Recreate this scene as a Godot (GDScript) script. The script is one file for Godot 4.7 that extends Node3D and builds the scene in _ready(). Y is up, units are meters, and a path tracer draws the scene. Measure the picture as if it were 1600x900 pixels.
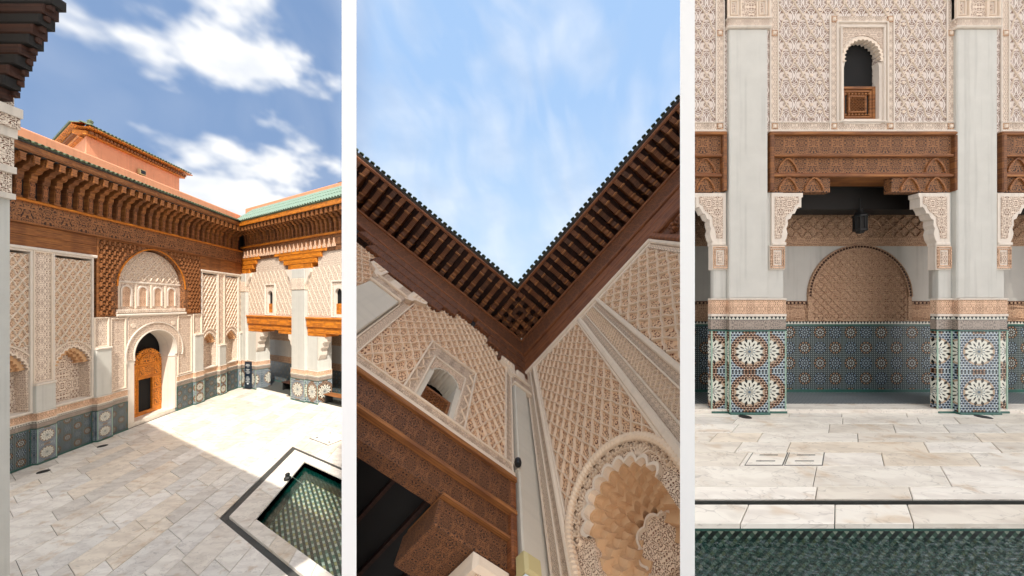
extends Node3D
# Three courtyards of one palace, side by side, parted by two white partition walls: a wide view down into a court (left),
# a corner of walls and eaves seen against the sky (middle), an arcade with a pool before it (right).

# ---------------------------------------------------------------- mesh collector
class MB:
	var v := PackedVector3Array()
	var n := PackedVector3Array()
	var uv := PackedVector2Array()
	var uo := Vector2.ZERO
	var us := Vector2.ONE
	var mesh: ArrayMesh = null
	func _uv(p: Vector3, k: Vector3) -> Vector2:
		var a := k.abs()
		var q: Vector2
		if a.z >= a.x and a.z >= a.y: q = Vector2(p.x, -p.y)
		elif a.x >= a.y: q = Vector2(p.z, -p.y)
		else: q = Vector2(p.x, p.z)
		return (q - Vector2(uo.x, -uo.y)) * us
	func tri(a: Vector3, b: Vector3, c: Vector3) -> void:
		var k := (b - a).cross(c - a)
		if k.length_squared() < 1e-16: return
		k = k.normalized()
		tri_n(a, b, c, k, k, k)
	func tri_n(a: Vector3, b: Vector3, c: Vector3, na: Vector3, nb: Vector3, nc: Vector3) -> void:
		var k := (b - a).cross(c - a)
		v.append(a); v.append(c); v.append(b)
		n.append(na); n.append(nc); n.append(nb)
		uv.append(_uv(a, k)); uv.append(_uv(c, k)); uv.append(_uv(b, k))
	func quad(a: Vector3, b: Vector3, c: Vector3, d: Vector3) -> void:
		tri(a, b, c); tri(a, c, d)
	func box(x0: float, y0: float, z0: float, x1: float, y1: float, z1: float, bv := 0.0) -> void:
		var b := minf(bv, minf(x1 - x0, y1 - y0) * 0.4)
		var zb := z1 - b
		var A := Vector3(x0, y0, z0); var B := Vector3(x1, y0, z0); var C := Vector3(x1, y1, z0); var D := Vector3(x0, y1, z0)
		var E := Vector3(x0, y0, zb); var F := Vector3(x1, y0, zb); var G := Vector3(x1, y1, zb); var H := Vector3(x0, y1, zb)
		quad(B, A, D, C)
		quad(A, B, F, E); quad(B, C, G, F); quad(C, D, H, G); quad(D, A, E, H)
		if b > 0.0:
			var e := Vector3(x0 + b, y0 + b, z1); var f := Vector3(x1 - b, y0 + b, z1); var g := Vector3(x1 - b, y1 - b, z1); var h := Vector3(x0 + b, y1 - b, z1)
			quad(E, F, f, e); quad(F, G, g, f); quad(G, H, h, g); quad(H, E, e, h); quad(e, f, g, h)
		else:
			quad(E, F, G, H)
	# closed outline (anticlockwise in x, y) pushed out from z0 to z1
	func prism(p: PackedVector2Array, z0: float, z1: float, back := false) -> void:
		if Geometry2D.is_polygon_clockwise(p): p.reverse()
		var t := Geometry2D.triangulate_polygon(p)
		for i in range(0, t.size(), 3):
			var a := p[t[i]]; var b := p[t[i + 1]]; var c := p[t[i + 2]]
			if (b - a).cross(c - a) < 0:
				var s := b; b = c; c = s
			tri(Vector3(a.x, a.y, z1), Vector3(b.x, b.y, z1), Vector3(c.x, c.y, z1))
			if back: tri(Vector3(a.x, a.y, z0), Vector3(c.x, c.y, z0), Vector3(b.x, b.y, z0))
		for i in p.size():
			var a := p[i]; var b := p[(i + 1) % p.size()]
			quad(Vector3(a.x, a.y, z0), Vector3(b.x, b.y, z0), Vector3(b.x, b.y, z1), Vector3(a.x, a.y, z1))
	# side outline in (z, y) drawn along x
	func profile(p: PackedVector2Array, x0: float, x1: float) -> void:
		if Geometry2D.is_polygon_clockwise(p): p.reverse()
		var t := Geometry2D.triangulate_polygon(p)
		for i in range(0, t.size(), 3):
			var a := p[t[i]]; var b := p[t[i + 1]]; var c := p[t[i + 2]]
			if (b - a).cross(c - a) < 0:
				var s := b; b = c; c = s
			tri(Vector3(x0, a.y, a.x), Vector3(x0, b.y, b.x), Vector3(x0, c.y, c.x))
			tri(Vector3(x1, a.y, a.x), Vector3(x1, c.y, c.x), Vector3(x1, b.y, b.x))
		for i in p.size():
			var a := p[i]; var b := p[(i + 1) % p.size()]
			quad(Vector3(x1, a.y, a.x), Vector3(x1, b.y, b.x), Vector3(x0, b.y, b.x), Vector3(x0, a.y, a.x))
	# band between two lines of equally many points, front at z1, sides to z0
	func ring(inner: PackedVector2Array, outer: PackedVector2Array, z0: float, z1: float) -> void:
		for i in inner.size() - 1:
			var a := inner[i]; var b := inner[i + 1]; var c := outer[i + 1]; var d := outer[i]
			var flip := (b - a).cross(d - a) < 0
			var A := Vector3(a.x, a.y, z1); var B := Vector3(b.x, b.y, z1); var C := Vector3(c.x, c.y, z1); var D := Vector3(d.x, d.y, z1)
			var o := Vector3(0, 0, z0 - z1)
			if flip:
				quad(A, D, C, B); quad(A, B, B + o, A + o); quad(C, D, D + o, C + o)
			else:
				quad(A, B, C, D); quad(B, A, A + o, B + o); quad(D, C, C + o, D + o)
	# raised rib along a line in x, y
	func rib(p: PackedVector2Array, w: float, z0: float, z1: float) -> void:
		for i in p.size() - 1:
			var a := p[i]; var b := p[i + 1]
			var d := (b - a).normalized(); var o := Vector2(-d.y, d.x) * w * 0.5; var q := o * 0.45
			a -= d * w * 0.1; b += d * w * 0.1
			var a1 := Vector3(a.x + o.x, a.y + o.y, z0); var b1 := Vector3(b.x + o.x, b.y + o.y, z0)
			var a2 := Vector3(a.x + q.x, a.y + q.y, z1); var b2 := Vector3(b.x + q.x, b.y + q.y, z1)
			var a3 := Vector3(a.x - q.x, a.y - q.y, z1); var b3 := Vector3(b.x - q.x, b.y - q.y, z1)
			var a4 := Vector3(a.x - o.x, a.y - o.y, z0); var b4 := Vector3(b.x - o.x, b.y - o.y, z0)
			quad(a2, b2, b1, a1); quad(a3, b3, b2, a2); quad(a4, b4, b3, a3)
	func tube(p: PackedVector3Array, r: float, k := 6) -> void:
		for i in p.size() - 1:
			var d := (p[i + 1] - p[i]).normalized()
			var s := d.cross(Vector3.UP if absf(d.y) < 0.9 else Vector3.RIGHT).normalized()
			var t := s.cross(d)
			for j in k:
				var a0 := TAU * j / k; var a1 := TAU * (j + 1) / k
				var n0 := s * cos(a0) + t * sin(a0); var n1 := s * cos(a1) + t * sin(a1)
				var A := p[i] + n0 * r; var B := p[i] + n1 * r; var C := p[i + 1] + n1 * r; var D := p[i + 1] + n0 * r
				if (B - A).cross(C - A).dot(n0) < 0:
					tri_n(A, C, B, n0, n1, n1); tri_n(A, D, C, n0, n0, n1)
				else:
					tri_n(A, B, C, n0, n1, n1); tri_n(A, C, D, n0, n1, n0)
	# turned shape round the axis through c along y: profile of (radius, y)
	func lathe(c: Vector3, p: PackedVector2Array, k := 16, squash := 1.0) -> void:
		for i in p.size() - 1:
			for j in k:
				var q: Array[Vector3] = []
				for e in [[i, j], [i, j + 1], [i + 1, j + 1], [i + 1, j]]:
					var a: float = TAU * e[1] / k
					q.append(c + Vector3(cos(a) * p[e[0]].x, p[e[0]].y, sin(a) * p[e[0]].x * squash))
				quad(q[0], q[3], q[2], q[1])
	func add(o: MB, t: Transform3D) -> void:
		for i in o.v.size():
			v.append(t * o.v[i]); n.append((t.basis * o.n[i]).normalized()); uv.append(o.uv[i])
	func build() -> ArrayMesh:
		if mesh == null and v.size() > 0:
			var a := []; a.resize(Mesh.ARRAY_MAX)
			a[Mesh.ARRAY_VERTEX] = v; a[Mesh.ARRAY_NORMAL] = n; a[Mesh.ARRAY_TEX_UV] = uv
			mesh = ArrayMesh.new(); mesh.add_surface_from_arrays(Mesh.PRIMITIVE_TRIANGLES, a)
		return mesh
	func box_of() -> AABB:
		var r := AABB(v[0], Vector3.ZERO)
		for p in v: r = r.expand(p)
		return r
	# what lies on the near side of a plane (in this shape's own axes)
	func cut(pl: Plane) -> MB:
		var o := MB.new()
		for i in range(0, v.size(), 3):
			var d := [pl.distance_to(v[i]), pl.distance_to(v[i + 1]), pl.distance_to(v[i + 2])]
			if d[0] <= 0 and d[1] <= 0 and d[2] <= 0:
				for k in 3:
					o.v.append(v[i + k]); o.n.append(n[i + k]); o.uv.append(uv[i + k])
			elif d[0] < 0 or d[1] < 0 or d[2] < 0:
				var P := []; var N := []; var U := []
				for k in 3:
					var j := (k + 1) % 3
					if d[k] <= 0:
						P.append(v[i + k]); N.append(n[i + k]); U.append(uv[i + k])
					if (d[k] < 0) != (d[j] < 0) and d[k] != d[j]:
						var t: float = d[k] / (d[k] - d[j])
						P.append(v[i + k].lerp(v[i + j], t)); N.append(n[i + k].lerp(n[i + j], t)); U.append(uv[i + k].lerp(uv[i + j], t))
				for k in range(1, P.size() - 1):
					for e in [0, k, k + 1]:
						o.v.append(P[e]); o.n.append(N[e]); o.uv.append(U[e])
		return o

# ---------------------------------------------------------------- scene helpers
var bounds: Array[Plane] = []      # the partition walls' faces that the set under construction ends at
var used := {}
func numbered(s: String) -> String:
	used[s] = used.get(s, -1) + 1
	return s if used[s] == 0 else "%s_%03d" % [s, used[s]]
func thing(called: String, label: String, category: String, at := Transform3D(), group := "") -> Node3D:
	var o := Node3D.new()
	o.name = numbered(called); o.transform = at; add_child(o)
	o.set_meta("label", label); o.set_meta("category", category)
	if group: o.set_meta("group", group)
	return o
func place_of(o: Node3D) -> Transform3D:
	var t := o.transform
	var p := o.get_parent()
	while p is Node3D and p != self:
		t = p.transform * t; p = p.get_parent()
	return t
# one mesh of a thing, ended where a partition wall stands
func put(mb: MB, called: String, m: Material, parent: Node3D, at := Transform3D(), label := "") -> MeshInstance3D:
	if mb.v.is_empty(): return null
	var w := (place_of(parent) if parent != self else Transform3D()) * at
	var r := mb
	if bounds.size() > 0:
		var bb := mb.box_of()
		for pl in bounds:
			var inv := w.affine_inverse()
			var p0 := inv * (pl.normal * pl.d); var nn := (w.basis.transposed() * pl.normal).normalized()
			var lp := Plane(nn, p0)
			var lo := INF; var hi := -INF
			for k in 8:
				var q := lp.distance_to(bb.get_endpoint(k)); lo = minf(lo, q); hi = maxf(hi, q)
			if lo > 0: return null
			if hi > 0:
				r = r.cut(lp)
				if r.v.is_empty(): return null
	var o := MeshInstance3D.new()
	o.mesh = r.build(); o.material_override = m; o.transform = at
	o.name = called if parent != self else numbered(called)
	parent.add_child(o, true)
	if label: o.set_meta("label", label)
	return o
func stuff(o: Node) -> void:
	if o: o.set_meta("kind", "stuff")
func group_node(called: String, parent: Node3D) -> Node3D:
	var o := Node3D.new(); o.name = called; parent.add_child(o, true)
	return o
func bx(x0: float, y0: float, z0: float, x1: float, y1: float, z1: float, bv := 0.0, uo := Vector2.ZERO) -> MB:
	var b := MB.new(); b.uo = uo; b.box(x0, y0, z0, x1, y1, z1, bv); return b
func pr(p: PackedVector2Array, z0: float, z1: float, uo := Vector2.ZERO) -> MB:
	var b := MB.new(); b.uo = uo; b.prism(p, z0, z1); return b
# half circle or horseshoe arch line from right to left; pointed > 0 lifts the middle
func arc(cx: float, cy: float, r: float, a0 := 0.0, a1 := 180.0, k := 24, pointed := 0.0) -> PackedVector2Array:
	var p := PackedVector2Array()
	for i in k + 1:
		var a := deg_to_rad(lerpf(a0, a1, float(i) / k))
		p.append(Vector2(cx + r * cos(a), cy + r * sin(a) + pointed * pow(maxf(0, sin(a)), 6)))
	return p
# arch whose line is cut into small lobes
func lobed(cx: float, cy: float, r: float, lobes: int, depth: float, a0 := 0.0, a1 := 180.0, pointed := 0.0) -> PackedVector2Array:
	var p := PackedVector2Array()
	for i in lobes * 6 + 1:
		var f := float(i) / 6.0
		var a := deg_to_rad(lerpf(a0, a1, f / lobes))
		var rr := r - depth * (1.0 - absf(sin(PI * f)))
		p.append(Vector2(cx + rr * cos(a), cy + rr * sin(a) + pointed * pow(maxf(0, sin(a)), 6)))
	return p
# the points of an arch line carried outwards to a rectangle
func to_rect(p: PackedVector2Array, cx: float, cy: float, x0: float, x1: float, y1: float) -> PackedVector2Array:
	var o := PackedVector2Array()
	for q in p:
		var d := q - Vector2(cx, cy)
		if d.length() < 1e-5: d = Vector2(0, 1)
		var t := 1e9
		if d.x > 1e-6: t = minf(t, (x1 - cx) / d.x)
		if d.x < -1e-6: t = minf(t, (x0 - cx) / d.x)
		if d.y > 1e-6: t = minf(t, (y1 - cy) / d.y)
		o.append(Vector2(cx, cy) + d * t)
	# corners of the rectangle: move the nearest point there
	for c in [Vector2(x0, y1), Vector2(x1, y1)]:
		var best := 0
		for i in o.size():
			if o[i].distance_to(c) < o[best].distance_to(c): best = i
		o[best] = c
	return o
func scaled(p: PackedVector2Array, c: Vector2, f: float) -> PackedVector2Array:
	var o := PackedVector2Array()
	for q in p: o.append(c + (q - c) * f)
	return o
# net of curved ribs (a sebka) within a rectangle, minus what skip(point) rules out
func sebka(x0: float, y0: float, x1: float, y1: float, cw: float, ch: float, w: float, z0: float, z1: float, o := Vector2.ZERO, skip = null, double := false) -> MB:
	var b := MB.new()
	var i0 := int(floor((x0 - o.x) / cw * 2)) - 1; var i1 := int(ceil((x1 - o.x) / cw * 2)) + 1
	var j0 := int(floor((y0 - o.y) / ch * 2)) - 1; var j1 := int(ceil((y1 - o.y) / ch * 2)) + 1
	for i in range(i0, i1):
		for j in range(j0, j1):
			if (i + j) % 2 != 0: continue
			for s in [-1.0, 1.0]:
				var last := Vector2.ZERO
				for k in 6:
					var t := k / 5.0
					var e := 0.13 * sin(TAU * t)
					if posmod(j, 2) == 1: e = -e * 0.4
					var p := o + Vector2(i * cw * 0.5 + s * cw * 0.5 * (t + e), (j + t) * ch * 0.5)
					if k > 0:
						var mid := (p + last) * 0.5
						if mid.x > x0 and mid.x < x1 and mid.y > y0 and mid.y < y1 and not (skip != null and skip.call(mid)):
							var a := last.clamp(Vector2(x0, y0), Vector2(x1, y1)); var c := p.clamp(Vector2(x0, y0), Vector2(x1, y1))
							b.rib(PackedVector2Array([a, c]), w, z0, z1)
					last = p
	return b
# frame of four mouldings round a rectangle
func frame(x0: float, y0: float, x1: float, y1: float, w: float, z0: float, z1: float, bv := 0.01) -> MB:
	var b := MB.new()
	b.box(x0, y0, z0, x0 + w, y1, z1, bv); b.box(x1 - w, y0, z0, x1, y1, z1, bv)
	b.box(x0 + w, y0, z0, x1 - w, y0 + w, z1, bv); b.box(x0 + w, y1 - w, z0, x1 - w, y1, z1, bv)
	return b

# ---------------------------------------------------------------- computed surfaces
var M := {}
var T := {}
func tex(im: Image) -> ImageTexture:
	return ImageTexture.create_from_image(im)
# paints w x h by f(u, v) -> colour (alpha: height), optionally mirrored both ways; returns [albedo, height]
func paint(w: int, h: int, f: Callable, mirror := true) -> Array:
	var ca := PackedByteArray(); ca.resize(w * h * 3)
	var ha := PackedByteArray(); ha.resize(w * h)
	for y in h:
		for x in w:
			var c: Color = f.call((x + 0.5) / w, (y + 0.5) / h)
			var i := y * w + x
			ca[i * 3] = int(clampf(c.r, 0, 1) * 255); ca[i * 3 + 1] = int(clampf(c.g, 0, 1) * 255); ca[i * 3 + 2] = int(clampf(c.b, 0, 1) * 255)
			ha[i] = int(clampf(c.a, 0, 1) * 255)
	var a := Image.create_from_data(w, h, false, Image.FORMAT_RGB8, ca)
	var b := Image.create_from_data(w, h, false, Image.FORMAT_L8, ha)
	if mirror:
		var r := []
		for im in [a, b]:
			var big := Image.create_empty(w * 2, h * 2, false, im.get_format())
			var q: Image = im
			for e in [Vector2i(0, 0), Vector2i(1, 0), Vector2i(1, 1), Vector2i(0, 1)]:
				big.blit_rect(q, Rect2i(0, 0, w, h), Vector2i(e.x * w, e.y * h))
				q = q.duplicate()
				if e == Vector2i(0, 0) or e == Vector2i(1, 1): q.flip_x()
				else: q.flip_y()
			r.append(big)
		a = r[0]; b = r[1]
	return [tex(a), tex(b)]
func noise(seed_: int, freq: float, kind := FastNoiseLite.TYPE_SIMPLEX_SMOOTH, oct := 3) -> FastNoiseLite:
	var o := FastNoiseLite.new()
	o.seed = seed_; o.noise_type = kind; o.frequency = freq
	o.fractal_type = FastNoiseLite.FRACTAL_FBM if oct > 1 else FastNoiseLite.FRACTAL_NONE
	o.fractal_octaves = oct
	return o
func mat(called: String, t: Array, scale := Vector2.ONE, rough := 0.85, relief := 0.0, tint := Color.WHITE, tri := false) -> StandardMaterial3D:
	var m := StandardMaterial3D.new()
	m.resource_name = called; m.roughness = rough; m.albedo_color = tint
	if t.size() > 0:
		m.albedo_texture = t[0]
		if relief != 0.0:
			m.heightmap_enabled = true; m.heightmap_texture = t[1]; m.heightmap_scale = relief
	m.uv1_scale = Vector3(scale.x, scale.y, scale.x)
	if tri:
		m.uv1_triplanar = true; m.uv1_world_triplanar = true
	M[called] = m
	return m
func rgb(r: float, g: float, b: float) -> Color: return Color(r, g, b)
func sm(a: float, b: float, x: float) -> float: return smoothstep(a, b, x)
func with_h(c: Color, h: float) -> Color: return Color(c.r, c.g, c.b, h)

func make_materials() -> void:
	var n1 := noise(11, 0.055, FastNoiseLite.TYPE_SIMPLEX_SMOOTH, 2)
	var n2 := noise(23, 0.30, FastNoiseLite.TYPE_SIMPLEX_SMOOTH, 2)
	var n3 := noise(37, 0.02, FastNoiseLite.TYPE_SIMPLEX_SMOOTH, 3)
	# carved plaster leafwork: pale raised scrolls over a pinkish brown ground, part patina, part painted shade
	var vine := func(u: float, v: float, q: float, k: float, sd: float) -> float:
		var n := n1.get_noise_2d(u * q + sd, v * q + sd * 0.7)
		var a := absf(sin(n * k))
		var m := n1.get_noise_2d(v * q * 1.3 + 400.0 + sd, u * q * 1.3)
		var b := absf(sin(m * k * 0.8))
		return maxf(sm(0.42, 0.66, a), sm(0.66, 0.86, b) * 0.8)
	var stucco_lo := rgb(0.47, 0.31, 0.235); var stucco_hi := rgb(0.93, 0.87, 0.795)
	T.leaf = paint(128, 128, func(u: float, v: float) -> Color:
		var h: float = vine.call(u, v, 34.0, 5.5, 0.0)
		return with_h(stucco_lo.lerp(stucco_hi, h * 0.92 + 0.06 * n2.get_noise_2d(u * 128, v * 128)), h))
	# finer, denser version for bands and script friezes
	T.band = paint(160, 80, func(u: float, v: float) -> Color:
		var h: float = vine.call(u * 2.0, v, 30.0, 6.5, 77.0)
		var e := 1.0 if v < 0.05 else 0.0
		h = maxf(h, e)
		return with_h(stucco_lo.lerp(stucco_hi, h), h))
	# arched medallions with round studs, as on the flat panels beside the upper window
	T.studs = paint(96, 160, func(u: float, v: float) -> Color:
		var h: float = vine.call(u, v, 24.0, 6.5, 150.0) * 0.85
		for c: Vector2 in [Vector2(0, 0), Vector2(1, 1), Vector2(0, 0.62), Vector2(1, 0.38)]:
			var d := Vector2((u - c.x) * 0.6, v - c.y).length()
			if d < 0.17: h = 0.25 if d < 0.085 else (1.0 if d < 0.12 else 0.1)
		var g := absf(u - (0.5 + 0.42 * cos(v * PI)))
		if g < 0.07: h = 1.0
		elif g < 0.12: h = minf(h, 0.15)
		return with_h(rgb(0.47, 0.36, 0.295).lerp(rgb(0.92, 0.885, 0.85), h), h))  # cuts darker than the raised work, part of it painted shade
	# carved cedar: the same scrolls, dark in the cuts
	var wood_n := noise(5, 0.02, FastNoiseLite.TYPE_SIMPLEX_SMOOTH, 4)
	T.wood = paint(256, 256, func(u: float, v: float) -> Color:
		var g := wood_n.get_noise_2d(u * 40.0, v * 900.0) + 0.5 * wood_n.get_noise_2d(u * 160.0 + 900.0, v * 4200.0)
		var k := wood_n.get_noise_2d(u * 120.0, v * 120.0 + 3000.0)
		var c := rgb(0.60, 0.41, 0.235).lerp(rgb(0.40, 0.245, 0.13), clampf(0.5 + g * 0.9 + k * 0.5, 0, 1))
		return with_h(c, 0.5 - g * 0.5))
	T.wood_cut = paint(160, 128, func(u: float, v: float) -> Color:
		var h: float = vine.call(u, v, 34.0, 6.0, 300.0)
		var g := wood_n.get_noise_2d(u * 60.0, v * 700.0)
		var c := rgb(0.19, 0.10, 0.055).lerp(rgb(0.64, 0.43, 0.26), clampf(h * 0.85 + g * 0.35, 0, 1))
		return with_h(c, h))
	# star mosaic of small glazed tiles; style 0: the wall dado, blue and tan; 1: the big rosettes of the piers
	var dark := rgb(0.075, 0.10, 0.105)
	var green := rgb(0.11, 0.20, 0.185)
	var rosette := func(x: float, y: float, ring: Color, petal: Color) -> Color:
		var r := Vector2(x, y).length(); var a := atan2(y, x)
		var f := absf(fposmod(a / TAU * 16.0, 1.0) - 0.5) * 2.0
		var g := absf(fposmod(a / TAU * 10.0, 1.0) - 0.5) * 2.0
		if r < 0.10: return petal
		if r < 0.27: return dark if g < 0.80 else ring
		if r < 0.50: return petal if g < 0.58 - absf(r - 0.38) * 1.2 else dark
		if r < 0.59: return dark
		if r < 0.76: return ring.lerp(petal, 0.25) if g > 0.42 else dark
		if r < 0.84: return dark
		var gx := fposmod(x * 4.0, 1.0) - 0.5; var gy := fposmod(y * 4.0, 1.0) - 0.5
		var d := absf(gx) + absf(gy)
		if d < 0.36: return rgb(0.60, 0.64, 0.63)
		if d < 0.55: return dark
		return rgb(0.30, 0.37, 0.40) if fposmod(x * 2.0, 1.0) < 0.5 else green
	var blue := rgb(0.46, 0.55, 0.62); var tan_ := rgb(0.60, 0.40, 0.24); var pale := rgb(0.74, 0.76, 0.74)
	var zel := func(u: float, v: float) -> Color:
		var i := int(u * 2.0); var j := int(v * 2.0)
		var x := fposmod(u * 2.0, 1.0) * 2.0 - 1.0; var y := fposmod(v * 2.0, 1.0) * 2.0 - 1.0
		var c: Color = rosette.call(x, y, blue if (i + j) % 2 == 0 else tan_, pale if (i + j) % 2 == 1 else blue.lerp(pale, 0.5))
		return with_h(c, 0.2 if c == dark else 0.8)
	T.zellige = paint(256, 256, zel, false)
	var big := func(outer: Color, edge: Color) -> Callable:
		return func(u: float, v: float) -> Color:
			var x := u; var y := v * 1.12
			var r := Vector2(x, y).length(); var a := atan2(y, x)
			var f := absf(fposmod(a / TAU * 12.0, 1.0) - 0.5) * 2.0
			var f2 := absf(fposmod(a / TAU * 24.0, 1.0) - 0.5) * 2.0
			var w := rgb(0.83, 0.82, 0.77)
			var c := w
			if r < 0.07: c = rgb(0.3, 0.38, 0.44)
			elif r < 0.20: c = dark if f2 < 0.4 else w
			elif r < 0.30: c = rgb(0.30, 0.38, 0.44) if f < 0.3 else w
			elif r < 0.52: c = dark if f > 1.0 - (0.36 - absf(r - 0.41) * 2.0) else w
			elif r < 0.76: c = dark if f < 0.46 - absf(r - 0.64) * 3.0 else (w if r < 0.66 else edge.lerp(w, 0.55))
			else:
				# six-sided pieces with dark centres
				var gy := v * 8.0; var row := int(gy)
				var gx := u * 6.0 + (0.5 if row % 2 == 1 else 0.0)
				var d := Vector2(fposmod(gx, 1.0) - 0.5, (fposmod(gy, 1.0) - 0.5) * 0.9).length()
				var zone := outer if r < 0.99 else (rgb(0.60, 0.66, 0.70) if row % 2 == 1 else rgb(0.38, 0.46, 0.55))
				if r >= 0.99 and u < 0.3: zone = edge
				c = dark if d < 0.30 else zone
				if d > 0.50: c = w
			if u > 0.975 or v > 0.985: c = green
			return with_h(c, 0.15 if c == dark else 0.75)
	T.rosette_brown = paint(128, 144, big.call(rgb(0.45, 0.255, 0.12), rgb(0.48, 0.29, 0.15)))
	T.rosette_blue = paint(128, 144, big.call(rgb(0.40, 0.47, 0.55), rgb(0.47, 0.28, 0.14)))
	# narrow strip: dark triangles on white
	T.teeth = paint(32, 32, func(u: float, v: float) -> Color:
		var c := dark if absf(u - 0.5) < 0.46 * (1.0 - v) - 0.02 and v < 0.92 else rgb(0.80, 0.79, 0.74)
		return with_h(c, 0.5), false)
	# dark script band of cut tile
	T.script = paint(128, 56, func(u: float, v: float) -> Color:
		var h: float = vine.call(u * 2.3, v, 30.0, 6.0, 520.0)
		if v < 0.10: h = 0.0
		return with_h(rgb(0.62, 0.565, 0.52).lerp(rgb(0.10, 0.09, 0.09), 1.0 - sm(0.35, 0.5, h)), h))
	# small square tiles of the gallery floor
	T.floor_small = paint(64, 64, func(u: float, v: float) -> Color:
		var x := fposmod(u * 2.0, 1.0); var y := fposmod(v * 2.0, 1.0)
		var d := absf(x - 0.5) + absf(y - 0.5)
		var c := rgb(0.58, 0.60, 0.61) if d < 0.44 else (rgb(0.27, 0.30, 0.32) if d > 0.56 else rgb(0.44, 0.46, 0.47))
		return with_h(c, 0.5), false)
	# lozenges of the pool lining
	var dia := func(u: float, v: float) -> Color:
		var x := u * 4.0; var y := v * 4.0
		var i := int(floor(x + y)); var j := int(floor(x - y))
		var e := minf(absf(fposmod(x + y, 1.0) - 0.5), 0.5)
		var e2 := minf(absf(fposmod(x - y, 1.0) - 0.5), 0.5)
		var c := rgb(0.05, 0.11, 0.10)
		if posmod(i + j, 2) == 0 or posmod(i, 2) == 0:
			c = [rgb(0.78, 0.79, 0.72), rgb(0.62, 0.62, 0.40), rgb(0.70, 0.77, 0.72), rgb(0.30, 0.45, 0.38)][posmod(i * 3 + j * 5, 4)]
		if posmod(i, 2) == posmod(j, 2) and posmod(i, 2) == 1: c = rgb(0.05, 0.12, 0.11)
		if e > 0.46 or e2 > 0.46: c = rgb(0.18, 0.28, 0.25)
		return with_h(c, 0.5)
	T.lozenge = paint(128, 128, dia, false)
	# marble: broad cloudy tone, thin grey veins, rust stains
	var mv := noise(71, 0.010, FastNoiseLite.TYPE_SIMPLEX_SMOOTH, 4)
	var mw := noise(72, 0.006, FastNoiseLite.TYPE_SIMPLEX_SMOOTH, 3)
	T.marble = paint(384, 384, func(u: float, v: float) -> Color:
		var x := u * 384.0; var y := v * 384.0
		var w := mw.get_noise_2d(x, y) * 60.0
		var a := mv.get_noise_2d(x * 0.5 + w, y * 1.6 + w)
		var b := absf(mv.get_noise_2d(x * 0.45 + w * 1.4 + 800.0, y * 1.5 - w))
		var s := sm(0.30, 0.75, mw.get_noise_2d(x * 0.9 + 1500.0, y * 1.1) + 0.35 * a)
		var c := rgb(0.955, 0.93, 0.895).lerp(rgb(0.875, 0.845, 0.81), clampf(a * 1.3 + 0.35, 0, 1))
		c = c.lerp(rgb(0.56, 0.53, 0.51), (1.0 - sm(0.0, 0.045, b)) * 0.32)
		c = c.lerp(rgb(0.80, 0.68, 0.55), s * 0.45)
		return with_h(c, 0.5 + 0.3 * a))
	var pn := noise(81, 0.012, FastNoiseLite.TYPE_SIMPLEX_SMOOTH, 4)
	T.plaster = paint(192, 192, func(u: float, v: float) -> Color:
		var a := pn.get_noise_2d(u * 192.0, v * 192.0); var b := n2.get_noise_2d(u * 300.0, v * 300.0)
		var c := 0.915 + a * 0.03 + b * 0.015 - 0.09 * maxf(0.0, pn.get_noise_2d(u * 700.0, v * 40.0 + 900.0))
		return Color(c, c * 0.995, c * 0.985, 0.5 + a * 0.3 + b * 0.2))
	T.ripple = paint(192, 192, func(u: float, v: float) -> Color:
		var a := n1.get_noise_2d(u * 150.0, v * 150.0) * 0.6 + n2.get_noise_2d(u * 50.0, v * 50.0) * 0.4
		return Color(1, 1, 1, 0.5 + a * 0.5))

	# --- materials
	carving(1.0)
	mat("partition_white", T.plaster, Vector2(0.5, 0.5), 0.9, 0.0, Color(1, 1, 1), true)
	M.partition_white.albedo_texture = null; M.partition_white.albedo_color = Color(0.985, 0.985, 0.985)
	mat("grey_plaster", T.plaster, Vector2(0.4, 0.4), 0.9, 0.2, Color(0.80, 0.785, 0.76), true)
	mat("pink_plaster", T.plaster, Vector2(0.4, 0.4), 0.9, 0.4, Color(0.95, 0.66, 0.50), true)
	mat("muqarnas_ochre", T.plaster, Vector2(1.2, 1.2), 0.9, 0.3, Color(0.91, 0.73, 0.55), true)
	mat("cedar", T.wood, Vector2(0.5, 1.0), 0.65, 0.25, Color(1.05, 0.99, 0.88))
	mat("cedar_gold", T.wood, Vector2(0.5, 1.0), 0.55, 0.2, Color(1.5, 1.34, 0.62))
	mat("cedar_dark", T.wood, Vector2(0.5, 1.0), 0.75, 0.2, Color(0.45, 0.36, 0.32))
	mat("cedar_red_plain", T.wood, Vector2(1.0, 2.0), 0.7, 0.2, Color(0.96, 0.84, 0.74))
	for k in 3:
		mat("cedar_red_plain_%d" % k, T.wood, Vector2(1.0, 2.0), 0.7, 0.25, [Color(0.82, 0.73, 0.64), Color(0.70, 0.64, 0.58), Color(0.92, 0.83, 0.71)][k])
		M["cedar_red_plain_%d" % k].uv1_offset = Vector3(k * 0.31, k * 0.47, 0)
		mat("cedar_%d" % k, T.wood, Vector2(0.5, 1.0), 0.65, 0.25, [Color(1.05, 0.99, 0.88), Color(0.92, 0.86, 0.77), Color(1.12, 1.06, 0.90)][k])
		M["cedar_%d" % k].uv1_offset = Vector3(k * 0.31, k * 0.47, 0)
	mat("near_black_wood", [], Vector2.ONE, 0.8, 0.0, Color(0.10, 0.085, 0.075))  # near-black tone that puts shade into eave recesses and gallery ceilings
	mat("shade_black", [], Vector2.ONE, 0.95, 0.0, Color(0.05, 0.045, 0.045))  # flat black boards standing in for shade inside windows and door
	mat("star_tiles", T.zellige, Vector2(1.0, 1.0), 0.45, 0.12)
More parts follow.
